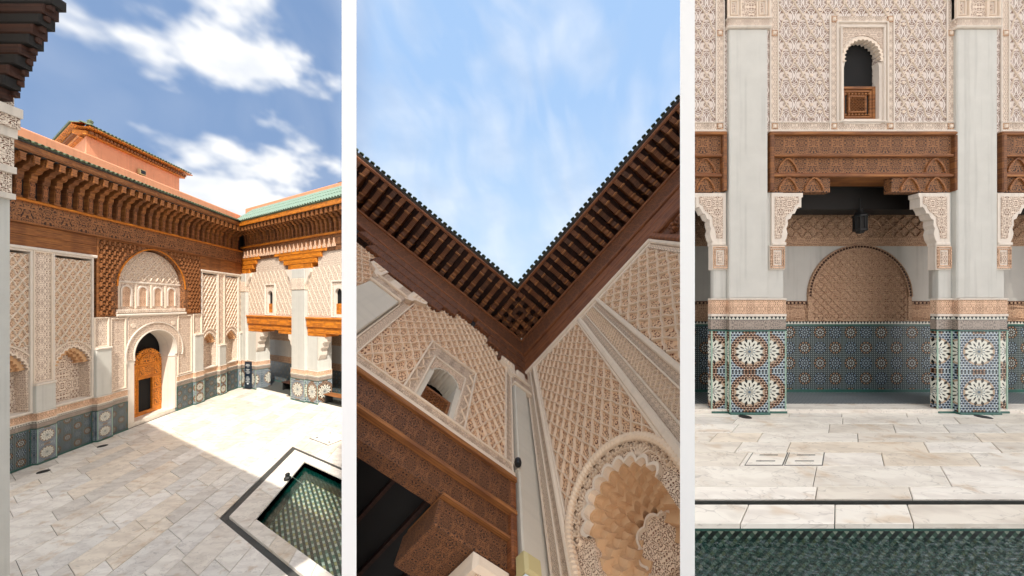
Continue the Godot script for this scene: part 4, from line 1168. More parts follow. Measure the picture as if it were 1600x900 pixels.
# the eave of the corner: rafters with rounded ends, fascia, tiles; wall corner at x = 0, courtyard towards x1
func corner_eave(o: Node3D, x0: float, x1: float, yb: float, ty: float, tz: float) -> void:
	var g := group_node("eave", o)
	put(bx(x0, yb, -0.3, x1, yb + 0.05, 0.10, 0.015), "wall_plate", M.cedar_red_plain, g)
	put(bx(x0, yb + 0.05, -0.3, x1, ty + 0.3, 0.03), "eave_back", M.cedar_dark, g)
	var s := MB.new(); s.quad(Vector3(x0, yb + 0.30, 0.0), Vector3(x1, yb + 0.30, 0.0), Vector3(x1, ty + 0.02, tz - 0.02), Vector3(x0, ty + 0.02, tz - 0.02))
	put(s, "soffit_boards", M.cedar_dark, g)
	var sl: float = (ty - 0.02 - (yb + 0.24)) / (tz - 0.05)
	var pts := PackedVector2Array()
	for q in [[0.0, 0.30], [0.0, 0.02], [0.16, 0.02], [0.19, 0.055], [0.24, 0.05], [0.28, 0.085], [0.34, 0.09], [0.36, 0.12], [0.60, 0.14], [0.63, 0.165], [tz - 0.06, 0.20], [tz - 0.05, 0.24]]:
		pts.append(Vector2(q[0], q[1] + sl * q[0] * 0.85 + yb - yb))
	var step := 0.205
	var r := MB.new(); r.profile(pts, -0.046, 0.046)
	var knob := MB.new()
	for z in [0.20, 0.345, 0.62]:
		knob.box(-0.054, 0.04 + (0.03 if z > 0.3 else 0.0) + (0.04 if z > 0.5 else 0.0) + sl * z * 0.85, z - 0.014, 0.054, 0.24 + sl * z * 0.85, z + 0.014, 0.004)
	var cnt := int(absf(x1 - x0) / step)
	for i in cnt:
		var x := x0 + (i + 0.5) * step if x0 >= 0.0 else x1 - (i + 0.5) * step
		var rf := group_node("rafter", g)
		rf.position = Vector3(x, yb, 0)
		put(r, "rafter_beam", M["cedar_red_plain_%d" % ((i * 5 + i / 4) % 3)], rf)
		put(knob, "turned_collar", M.cedar, rf)
	put(bx(x0, ty - 0.05, tz - 0.05, x1, ty + 0.045, tz + 0.0, 0.012), "fascia", M.cedar_red_plain, g)
	put(bx(x0, ty + 0.045, tz - 0.05, x1, ty + 0.075, tz + 0.03, 0.008), "drip_board", M.cedar_dark, g)
	var t := group_node("roof", o)
	roof_tiles(t, x0, x1, 0.125, ty + 0.09, tz + 0.05, ty + 0.40, -0.2, M.roof_moss, M.roof_dark)

func corner_window_wall(f: Transform3D) -> void:
	var o := thing("window_wall", "carved upper wall with an arched window over dark timber beams, left of the corner", "wall", f)
	put(bx(-6.0, 2.3, -1.0, 0.6, 7.2, -0.62), "wall_core", M.stucco_edge, o)
	var st := group_node("plaster_field", o)
	# stepped field of carved plaster, split round the window
	var wx := -1.285
	for r in [[-2.26, 2.44, -1.52, 4.66], [-1.06, 2.44, -0.33, 4.66], [-1.52, 3.72, -1.06, 4.66], [-1.80, 4.66, -0.60, 4.95], [-1.56, 4.95, -0.85, 5.25], [-3.9, 2.44, -2.68, 5.0], [-5.5, 2.44, -3.9, 5.3]]:
		var q := MB.new(); q.us = Vector2(1 / 0.135 / 2.2, 1 / 0.25 / 2.2) * 0.5; q.uo = Vector2(wx, 2.5); q.box(r[0], r[1], -0.25, r[2], r[3], 0.0)
		put(q, "carved_ground", M.stucco_cell, st)
	var skip := func(p: Vector2) -> bool:
		if absf(p.x - wx) < 0.275 and p.y < 3.80: return true
		if p.y > 4.66 and (p.x < -1.80 or p.x > -0.60): return true
		if p.y > 4.95 and (p.x < -1.56 or p.x > -0.85): return true
		return false
	stuff(put(sebka(-2.12, 2.62, -0.42, 5.23, 0.135, 0.25, 0.021, -0.003, 0.022, Vector2(wx, 2.62), skip), "rib_net", M.stucco_rib, st))
	stuff(put(sebka(-3.9, 2.62, -2.72, 4.95, 0.135, 0.25, 0.021, -0.003, 0.022, Vector2(-3.4, 2.62)), "rib_net", M.stucco_rib, st))
	# border bands along the foot and beside the pilasters
	var bb := MB.new(); bb.uo = Vector2(0, 2.5); bb.us = Vector2(2, 2); bb.box(-2.25, 2.50, -0.1, -0.36, 2.60, 0.012)
	put(bb, "border_band", M.stucco_band, st)
	put(frame(-2.25, 2.485, -0.345, 2.615, 0.018, 0.0, 0.026, 0.004), "moulding", M.stucco_edge, st)
	put(bx(-2.26, 2.40, -0.2, -0.33, 2.485, 0.05, 0.02), "foot_moulding", M.stucco_edge, st)
	var sb := MB.new(); sb.uo = Vector2(-0.42, 2.6); sb.us = Vector2(2, 2); sb.box(-0.43, 2.6, -0.1, -0.345, 4.6, 0.012); sb.box(-2.24, 2.6, -0.1, -2.14, 4.2, 0.012)
	put(sb, "border_band", M.stucco_band, st)
	for x in [-0.44, -0.345, -2.13, -2.235]: put(bx(x - 0.009, 2.6, 0, x + 0.009, 4.6, 0.026, 0.004), "moulding", M.stucco_edge, st)
	# window
	var w := group_node("window", o)
	var ar := lobed(wx, 3.19, 0.165, 9, 0.012)
	var wi := PackedVector2Array([Vector2(wx + 0.165, 2.615)]); wi.append_array(ar); wi.append(Vector2(wx - 0.165, 2.615))
	var wr := PackedVector2Array([Vector2(wx + 0.215, 2.615)]); wr.append_array(to_rect(ar, wx, 3.19, wx - 0.215, wx + 0.215, 3.46)); wr.append(Vector2(wx - 0.215, 2.615))
	var sur := MB.new(); sur.ring(wi, wr, -0.24, 0.0); put(sur, "window_reveal", M.white_plaster, w)
	var sp := MB.new(); sp.uo = Vector2(wx, 3.2); sp.ring(lobed(wx, 3.19, 0.185, 9, 0.012), to_rect(lobed(wx, 3.19, 0.185, 9, 0.012), wx, 3.19, wx - 0.21, wx + 0.21, 3.45), -0.01, 0.006); put(sp, "window_spandrel", M.stucco_fine, w)
	put(frame(wx - 0.235, 2.60, wx + 0.235, 3.49, 0.022, -0.1, 0.02, 0.005), "moulding", M.stucco_edge, w)
	var fb := MB.new(); fb.uo = Vector2(wx, 2.6); fb.us = Vector2(2.2, 2.2)
	fb.box(wx - 0.34, 2.60, -0.1, wx - 0.235, 3.72, 0.008); fb.box(wx + 0.235, 2.60, -0.1, wx + 0.34, 3.72, 0.008); fb.box(wx - 0.235, 3.49, -0.1, wx + 0.235, 3.72, 0.008)
	put(fb, "border_band", M.stucco_band, w)
	put(frame(wx - 0.355, 2.60, wx + 0.355, 3.76, 0.022, -0.1, 0.03, 0.006), "moulding", M.stucco_edge, w)
	put(bx(wx - 0.3, 2.5, -0.6, wx + 0.3, 3.5, -0.5), "room_shade", M.shade_black, w)
	put(bx(wx - 0.3, 3.42, -0.5, wx + 0.3, 3.5, -0.24), "room_shade", M.shade_black, w)
	var sh := group_node("shutter", w)
	put(frame(wx - 0.165, 2.615, wx + 0.165, 2.95, 0.03, -0.09, -0.04, 0.006), "shutter_frame", M.cedar, sh)
	put(bx(wx - 0.14, 2.64, -0.085, wx + 0.14, 2.93, -0.07), "shutter_panel", M.cedar_dark, sh)
	stuff(put(sebka(wx - 0.135, 2.645, wx + 0.135, 2.92, 0.055, 0.055, 0.012, -0.071, -0.05, Vector2(wx, 2.645)), "lattice", M.cedar, sh))
	# beams
	var b := group_node("beams", o)
	var q1 := MB.new(); q1.us = Vector2(2.0, 1.75); q1.uo = Vector2(-0.36, 2.07); q1.box(-3.4, 2.07, -0.12, -0.36, 2.36, 0.03); put(q1, "carved_beam", M.cedar_carved, b)
	put(bx(-3.4, 2.36, -0.4, -0.34, 2.405, 0.07, 0.012), "fillet", M.cedar, b)
	put(bx(-3.4, 2.035, -0.12, -0.34, 2.07, 0.06, 0.012), "fillet", M.cedar, b)
	var q2 := MB.new(); q2.us = Vector2(2.0, 2.5); q2.uo = Vector2(-0.36, 1.85); q2.box(-3.4, 1.85, -0.12, -0.36, 2.035, 0.0); put(q2, "carved_beam", M.cedar_carved, b)
	put(bx(-0.395, 1.62, -0.4, -0.335, 2.36, 0.045, 0.012), "end_post", M.cedar_red_plain, b)
	put(bx(-1.0, 1.83, -0.4, -0.38, 1.85, 0.03, 0.008), "fillet", M.cedar, b)
	var q3 := MB.new(); q3.us = Vector2(2.0, 2.7); q3.uo = Vector2(-0.4, 1.63); q3.box(-1.0, 1.63, -0.45, -0.39, 1.83, -0.01, 0.01); put(q3, "corbel_beam", M.cedar_carved, b)
	# gallery behind and above the opening: dark ceiling with joists
	var c := group_node("gallery_ceiling", o)
	put(bx(-3.6, 2.10, -2.4, -0.3, 2.16, -0.11), "ceiling", M.near_black_wood, c)
	put(bx(-3.6, 0.0, -2.5, -0.3, 2.05, -2.35), "back_wall", M.near_black_wood, c)
	for i in 9: put(bx(-3.2 + i * 0.32, 2.05, -2.35, -3.17 + i * 0.32, 2.10, -0.12, 0.006), "joist", M.cedar_dark, c)
	# pilasters
	for p in [[-0.33, 0.0, 4.18], [-2.72, -2.24, 4.0]]:
		var g := group_node("pilaster", o)
		var x0: float = p[0]; var x1: float = p[1]; var y: float = p[2]
		put(bx(x0 + 0.02, 0.6, -0.25, x1 - (0.09 if x1 > -0.1 else 0.02), y, 0.06, 0.012), "white_shaft", M.white_plaster, g)
		put(bx(x0 + 0.06, 0.6, -0.25, x1, y, 0.0), "white_shaft", M.white_plaster, g)
		put(bx(x0, y, -0.25, x1, y + 0.05, 0.09, 0.015), "moulding", M.stucco_edge, g)
		var cp := MB.new(); cp.us = Vector2(2, 2); cp.uo = Vector2(x0, y); cp.box(x0, y + 0.05, -0.25, x1, y + 0.25, 0.06); put(cp, "carved_capital", M.stucco_band, g)
		put(bx(x0 - 0.02, y + 0.25, -0.25, x1, y + 0.29, 0.09, 0.012), "moulding", M.stucco_edge, g)
		var cq := MB.new(); cq.us = Vector2(2, 2); cq.uo = Vector2(x0, y); cq.box(x0, y + 0.29, -0.25, x1, y + 0.62, 0.04); put(cq, "carved_block", M.carved_stucco, g)
		put(bx(x0 + (x1 - x0) * 0.5 - 0.10, y + 0.31, 0, x0 + (x1 - x0) * 0.5 + 0.10, y + 0.58, 0.065, 0.03), "carved_panel", M.stucco_edge, g)
		for s in [-1.0, 1.0]:
			var ex: float = x0 if s < 0 else x1
			if ex > -0.1: continue
			var sc := PackedVector2Array([Vector2(ex - s * 0.02, y + 0.62), Vector2(ex + s * 0.24, y + 0.62), Vector2(ex + s * 0.24, y + 0.52), Vector2(ex + s * 0.17, y + 0.44), Vector2(ex + s * 0.10, y + 0.40), Vector2(ex + s * 0.07, y + 0.28), Vector2(ex - s * 0.02, y + 0.2)])
			var br := MB.new(); br.prism(sc, -0.02, 0.07); put(br, "scroll_bracket", M.stucco_edge, g)
			for k in 3: put(bx(ex + s * 0.05 - 0.02 + s * 0.06 * k - 0.0, y + 0.42 + k * 0.05, 0.0, ex + s * 0.05 + 0.03 + s * 0.06 * k, y + 0.60, 0.085, 0.015), "bracket_lobe", M.stucco_rib, g)
	# white capital below the corbel beam and the plaster bracket on it
	var lc := group_node("lower_capital", o)
	put(bx(-0.68, 1.50, -0.55, -0.38, 1.615, 0.02, 0.03), "capital_block", M.stucco_edge, lc)
	var cb := MB.new(); cb.us = Vector2(2, 2); cb.box(-0.64, 0.9, -0.5, -0.38, 1.50, -0.01); put(cb, "carved_bracket", M.carved_stucco, lc)
	# stepped timber and frieze
	var z := group_node("timber_frieze", o)
	for s in [[-2.40, -0.95], [0.05, 0.0]]:
		for k in 3:
			var hw := [0.62, 0.86, 1.16][k] as float
			var y0: float = [4.70, 4.98, 5.26][k]
			var a: float = s[0] - hw if s[0] < -1 else -hw + 0.0
			var bb_: float = s[0] + hw if s[0] < -1 else 0.0
			put(bx(a, y0, -0.3, bb_, y0 + 0.28, 0.05 + 0.015 * k, 0.012), "stepped_corbel", M.cedar_red, z)
	put(bx(-1.52, 5.26, -0.3, -0.88, 5.50, 0.015, 0.01), "dark_lintel", M.near_black_wood, z)
	put(bx(-4.3, 5.26, -0.3, -3.3, 5.50, 0.015, 0.01), "dark_lintel", M.near_black_wood, z)
	var fr := MB.new(); fr.us = Vector2(1.2, 1.2); fr.uo = Vector2(0, 5.56); fr.box(-5.6, 5.56, -0.3, 0.02, 6.22, 0.07); put(fr, "carved_frieze", M.cedar_red, z)
	put(bx(-5.6, 5.50, -0.3, 0.02, 5.56, 0.10, 0.012), "fillet", M.cedar_red_plain, z)
	put(bx(-5.6, 6.22, -0.3, 0.02, 6.28, 0.11, 0.015), "fillet", M.cedar_red_plain, z)
	corner_eave(o, -5.6, -0.06, 6.28, 6.55, 0.82)
	# small dark lamp and the pale floodlight on the corner pilaster
	var sl := thing("wall_spotlight", "small round black spotlight on the carved wall beside the white corner pilaster", "lamp", f * Transform3D(Basis(), Vector3(-0.34, 2.56, 0.03)))
	var b1 := MB.new(); b1.lathe(Vector3.ZERO, PackedVector2Array([Vector2(0.0, -0.04), Vector2(0.03, -0.035), Vector2(0.036, 0.0), Vector2(0.03, 0.035), Vector2(0.0, 0.04)]), 10); put(b1, "lamp_body", M.iron, sl, Transform3D(Basis(), Vector3(0, 0.02, 0.05)))
	put(bx(0.02, -0.03, -0.03, 0.06, 0.0, 0.03, 0.006), "bracket", M.white_plaster, sl)
	var fl := thing("pale_floodlight", "pale yellowish floodlight at the foot of the white corner pilaster", "lamp", f * Transform3D(Basis(), Vector3(-0.30, 1.63, 0.12)))
	put(bx(-0.08, -0.09, -0.06, 0.07, 0.05, 0.04, 0.02), "lamp_body", M.lamp_grey, fl); put(bx(-0.08, -0.13, -0.04, 0.07, -0.10, 0.03, 0.005), "lamp_glass", M.sign_print, fl); put(bx(0.09, -0.04, -0.10, 0.15, 0.04, -0.02, 0.008), "bracket", M.white_plaster, fl)

func corner_arch_wall(f: Transform3D) -> void:
	var o := thing("arch_wall", "net-carved wall with a stalactite niche arch, right of the corner", "wall", f)
	var cx := 0.76; var cy := 1.80; var R := 0.52
	put(bx(-0.6, 0.4, -1.0, 6.0, 7.2, -0.65), "wall_core", M.stucco_edge, o)
	# border beside the pilaster
	var e := group_node("corner_border", o)
	var v := MB.new(); v.us = Vector2(2.2, 2.2); v.box(0.02, 0.6, -0.2, 0.20, 4.86, 0.01); put(v, "border_band", M.stucco_band, e)
	for x in [0.02, 0.115]: put(bx(x, 0.6, -0.1, x + 0.016, 4.86, 0.028, 0.004), "moulding", M.stucco_edge, e)
	put(bx(0.20, 0.6, -0.2, 0.25, 4.86, 0.05, 0.014), "white_moulding", M.stucco_edge, e)
	# first net panel
	var p := group_node("net_panel", o)
	var sk := func(q: Vector2) -> bool: return q.y < cy or q.distance_to(Vector2(cx, cy)) < R + 0.015
	var gr := MB.new(); gr.us = Vector2(1 / 0.126 / 2.2, 1 / 0.26 / 2.2) * 0.5; gr.uo = Vector2(cx, 2.0)
	gr.box(0.25, cy + R, -0.2, 1.27, 4.82, 0.0)
	put(gr, "carved_ground", M.stucco_cell, p)
	stuff(put(sebka(0.255, 1.8, 1.265, 4.80, 0.126, 0.26, 0.021, -0.003, 0.026, Vector2(cx, 2.08), sk), "rib_net", M.stucco_rib, p))
	# spandrel ground round the arch
	var ou := PackedVector2Array([Vector2(1.27, 0.6)]); ou.append_array(to_rect(arc(cx, cy, R, 0, 180, 32), cx, cy, 0.25, 1.27, cy + R)); ou.append(Vector2(0.25, 0.6))
	var inn := PackedVector2Array([Vector2(cx + R - 0.02, 0.6)]); inn.append_array(arc(cx, cy, R - 0.02, 0, 180, 32)); inn.append(Vector2(cx - R + 0.02, 0.6))
	var sg := MB.new(); sg.us = gr.us; sg.uo = gr.uo; sg.ring(inn, ou, -0.2, 0.0); put(sg, "carved_ground", M.stucco_cell, p)
	put(frame(0.25, 0.6, 1.27, 4.86, 0.022, -0.05, 0.035, 0.006), "moulding", M.stucco_edge, p)
	# arch: twisted rope, leafwork ring, stalactite tiers
	var a := group_node("niche_arch", o)
	var rope := MB.new(); rope.box(-0.028, -0.03, 0, 0.028, 0.03, 0.045, 0.016)
	for i in 46:
		var th := PI * (i + 0.5) / 46.0
		put(rope, "rope_twist", M.stucco_rib, a, Transform3D(Basis(Vector3(0, 0, 1), th + 0.5), Vector3(cx + (R - 0.01) * cos(th), cy + (R - 0.01) * sin(th), 0.005)))
	for i in 20:
		for s in [-1.0, 1.0]:
			put(rope, "rope_twist", M.stucco_rib, a, Transform3D(Basis(Vector3(0, 0, 1), 0.5), Vector3(cx + s * (R - 0.01), cy - 0.02 - i * 0.036, 0.005)))
	var lf := MB.new(); lf.us = Vector2(1.6, 1.6); lf.uo = Vector2(cx, cy)
	var i2 := PackedVector2Array([Vector2(cx + 0.37, 0.6)]); i2.append_array(lobed(cx, cy - 0.02, 0.375, 9, 0.05)); i2.append(Vector2(cx - 0.37, 0.6))
	var o2 := PackedVector2Array([Vector2(cx + R - 0.035, 0.6)]); o2.append_array(scaled(lobed(cx, cy, R - 0.035, 9, 0.0), Vector2(cx, cy), 1.0)); o2.append(Vector2(cx - R + 0.035, 0.6))
	lf.ring(i2, o2, -0.12, -0.012); put(lf, "leafwork_ring", M.carved_stucco, a)
	# raised scrolls on the ring
	var sc := MB.new()
	for i in 30:
		var th := PI * (i + 0.5) / 30.0
		var c := Vector2(cx + 0.44 * cos(th), cy + 0.44 * sin(th))
		var pl := PackedVector2Array()
		for k in 9:
			var aa := th + k * 0.75 * (1.0 if i % 2 else -1.0); var rr := 0.032 * (1.0 - k * 0.085)
			pl.append(c + Vector2(cos(aa), sin(aa)) * rr)
		sc.rib(pl, 0.013, -0.014, 0.014)
	stuff(put(sc, "scrollwork", M.stucco_rib, a))
	var rim := MB.new(); rim.ring(lobed(cx, cy - 0.02, 0.365, 9, 0.05), lobed(cx, cy - 0.02, 0.395, 9, 0.05), -0.06, 0.025); put(rim, "scalloped_rim", M.stucco_edge, a)
	# shell at the haunch
	for sx in [-1.0, 1.0]:
		var shl := group_node("shell", a)
		var c := Vector2(cx + sx * 0.27, cy + 0.22)
		for k in 9:
			var th := deg_to_rad(lerpf(15.0, 165.0, k / 8.0)) + (0.5 if sx < 0 else -0.5)
			var tip := c + Vector2(cos(th), sin(th)) * 0.105
			var rb := MB.new(); rb.rib(PackedVector2Array([c, tip]), 0.024, -0.05, 0.012); put(rb, "shell_flute", M.stucco_rib, shl)
	# stalactite cells stepping back into the niche: small hoods of ochre plaster
	# each tier: a scalloped edge that runs up one side, over the arch and down the other
	for t in 6:
		var rr := 0.345 - t * 0.047
		var lob := 9 - t; var dep := 0.055
		var tier := PackedVector2Array(); var outer_t := PackedVector2Array()
		var ph := 0.5 if t % 2 else 0.0
		var sy := cy - 0.03
		var vs := 8
		for i in vs * 6:
			var fr := float(i) / 6.0
			var y := lerpf(0.62, sy, fr / vs); var s := dep * (1.0 - absf(sin(PI * (fr + ph))))
			tier.append(Vector2(cx + rr - s, y)); outer_t.append(Vector2(cx + rr + 0.10, y))
		for i in lob * 6 + 1:
			var fr := float(i) / 6.0; var th := PI * fr / lob
			var r2 := rr - dep * (1.0 - absf(sin(PI * (fr + ph))))
			tier.append(Vector2(cx + r2 * cos(th), sy + r2 * sin(th) * 1.04)); outer_t.append(Vector2(cx + (rr + 0.10) * cos(th), sy + (rr + 0.10) * sin(th) * 1.04))
		for i in vs * 6:
			var fr := float(vs * 6 - 1 - i) / 6.0
			var y := lerpf(0.62, sy, fr / vs); var s := dep * (1.0 - absf(sin(PI * (fr + ph))))
			tier.append(Vector2(cx - rr + s, y)); outer_t.append(Vector2(cx - rr - 0.10, y))
		var zt := -0.04 - t * 0.062
		# the cells hollow out: their edge lies forward, their back narrows to the next tier
		var ti := MB.new()
		ti.ring(tier, outer_t, zt - 0.03, zt)
		var back_t := PackedVector2Array()
		for q in tier: back_t.append(Vector2(cx, sy).lerp(q, 0.90) + Vector2(0, 0.02))
		for i in tier.size() - 1:
			ti.quad(Vector3(tier[i + 1].x, tier[i + 1].y, zt - 0.012), Vector3(tier[i].x, tier[i].y, zt - 0.012), Vector3(back_t[i].x, back_t[i].y, zt - 0.075), Vector3(back_t[i + 1].x, back_t[i + 1].y, zt - 0.075))
		put(ti, "stalactite_tier", M.muqarnas_ochre, a)
	put(bx(cx - 0.42, 0.6, -0.6, cx + 0.42, cy + 0.42, -0.42), "niche_back", M.muqarnas_ochre, a)
	var bk := MB.new(); bk.us = Vector2(1.6, 1.6); bk.uo = Vector2(cx, 1.5); var bo := lobed(cx + 0.02, 1.66, 0.20, 7, 0.03, -60, 240); bk.prism(bo, -0.45, -0.30); put(bk, "carved_medallion", M.carved_stucco, a)
	var bo2 := MB.new(); bo2.ring(bo, scaled(bo, Vector2(cx + 0.02, 1.66), 1.1), -0.4, -0.275); put(bo2, "medallion_rim", M.stucco_edge, a)
	# vertical bands and second panel
	var b := group_node("vertical_bands", o)
	put(bx(1.27, 0.6, -0.2, 1.345, 4.86, 0.045, 0.016), "white_moulding", M.stucco_edge, b)
	var v2 := MB.new(); v2.us = Vector2(2.2, 2.2); v2.uo = Vector2(1.345, 0); v2.box(1.345, 0.6, -0.2, 1.42, 4.86, 0.008); put(v2, "border_band", M.stucco_band, b)
	var v3 := MB.new(); v3.us = Vector2(2.0, 2.0); v3.uo = Vector2(1.515, 0); v3.box(1.44, 0.6, -0.2, 1.60, 4.86, 0.0); put(v3, "star_band", M.stucco_fine, b)
	stuff(put(sebka(1.445, 0.7, 1.595, 4.84, 0.075, 0.075, 0.010, -0.002, 0.012, Vector2(1.52, 0.7)), "rib_net", M.stucco_rib, b))
	var v4 := MB.new(); v4.us = Vector2(2.2, 2.2); v4.uo = Vector2(1.62, 0); v4.box(1.62, 0.6, -0.2, 1.69, 4.86, 0.008); put(v4, "border_band", M.stucco_band, b)
	for x in [1.42, 1.60]: put(bx(x, 0.6, -0.1, x + 0.02, 4.86, 0.024, 0.005), "moulding", M.stucco_edge, b)
	put(bx(1.69, 0.6, -0.2, 1.755, 4.86, 0.05, 0.016), "white_moulding", M.stucco_edge, b)
	var p2 := group_node("net_panel", o)
	net_panel(p2, 1.755, 0.6, 2.78, 4.80, 0.17, 0.30, 0.0, -0.2, null, 0.032, "stucco_cell", 0.03)
	put(bx(2.78, 0.6, -0.2, 2.86, 4.86, 0.02, 0.01), "border_band", M.stucco_band, p2)
	put(bx(2.86, 0.6, -0.2, 2.93, 4.94, 0.05, 0.016), "white_moulding", M.stucco_edge, p2)
	put(bx(0.20, 4.80, -0.2, 2.90, 4.86, 0.03, 0.012), "top_moulding", M.stucco_edge, p2)
	put(bx(0.02, 4.86, -0.2, 2.93, 4.94, 0.06, 0.02), "top_moulding", M.stucco_edge, p2)
	# timber
	var z := group_node("timber_frieze", o)
	for k in 2:
		var pk := MB.new(); pk.uo = Vector2(0, k * 0.4); pk.box(0.0, 4.94 + 0.27 * k, -0.3, 5.6, 5.205 + 0.27 * k, 0.06, 0.008); put(pk, "plank", M.cedar_red_plain, z)
	var kn := group_node("knobbed_spandrel", z)
	put(bx(2.93, 2.6, -0.3, 5.6, 4.94, 0.01), "ground_board", M.cedar_red, kn)
	put(bx(2.93, 2.6, -0.2, 3.02, 4.94, 0.08, 0.02), "spandrel_frame", M.cedar_red_plain, kn); put(bx(3.02, 4.80, -0.2, 5.6, 4.94, 0.08, 0.02), "spandrel_frame", M.cedar_red_plain, kn)
	var kb := MB.new(); kb.box(-0.05, -0.06, 0, 0.05, 0.05, 0.05, 0.03); kb.box(-0.025, -0.085, 0, 0.025, -0.03, 0.08, 0.015)
	for i in 12:
		for j in 10: put(kb, "carved_knob", M.cedar_red_plain, kn, Transform3D(Basis(), Vector3(3.12 + i * 0.145 + (0.07 if j % 2 else 0.0), 3.3 + j * 0.15, 0.01)))
	put(bx(0.0, 5.48, -0.3, 5.6, 5.54, 0.10, 0.012), "fillet", M.cedar_red_plain, z)
	var fr := MB.new(); fr.us = Vector2(1.2, 1.2); fr.uo = Vector2(0, 5.54); fr.box(0.0, 5.54, -0.3, 5.6, 6.22, 0.07); put(fr, "carved_frieze", M.cedar_red, z)
	put(bx(0.0, 6.22, -0.3, 5.6, 6.28, 0.11, 0.015), "fillet", M.cedar_red_plain, z)
	corner_eave(o, 0.06, 5.6, 6.28, 6.55, 0.82)
# ---------------------------------------------------------------- right: the arcade before the pool
const HR := 1.75
func right_arcade() -> void:
	var f := Transform3D(Basis(), Vector3(0, -HR, -5.147))
	var o := thing("arcade", "shaded arcade with white tiled piers, timber beams and a carved upper wall", "building", f)
	for k in [-1, 0, 1]: arcade_bay(o, k * 3.706)
	for k in [0, 1, 2]: arcade_pier(o, 3.20 + (k * 3.63 if k < 2 else 7.3), k)
	arcade_front(f)
	arcade_pool(f)
	arcade_things(f)

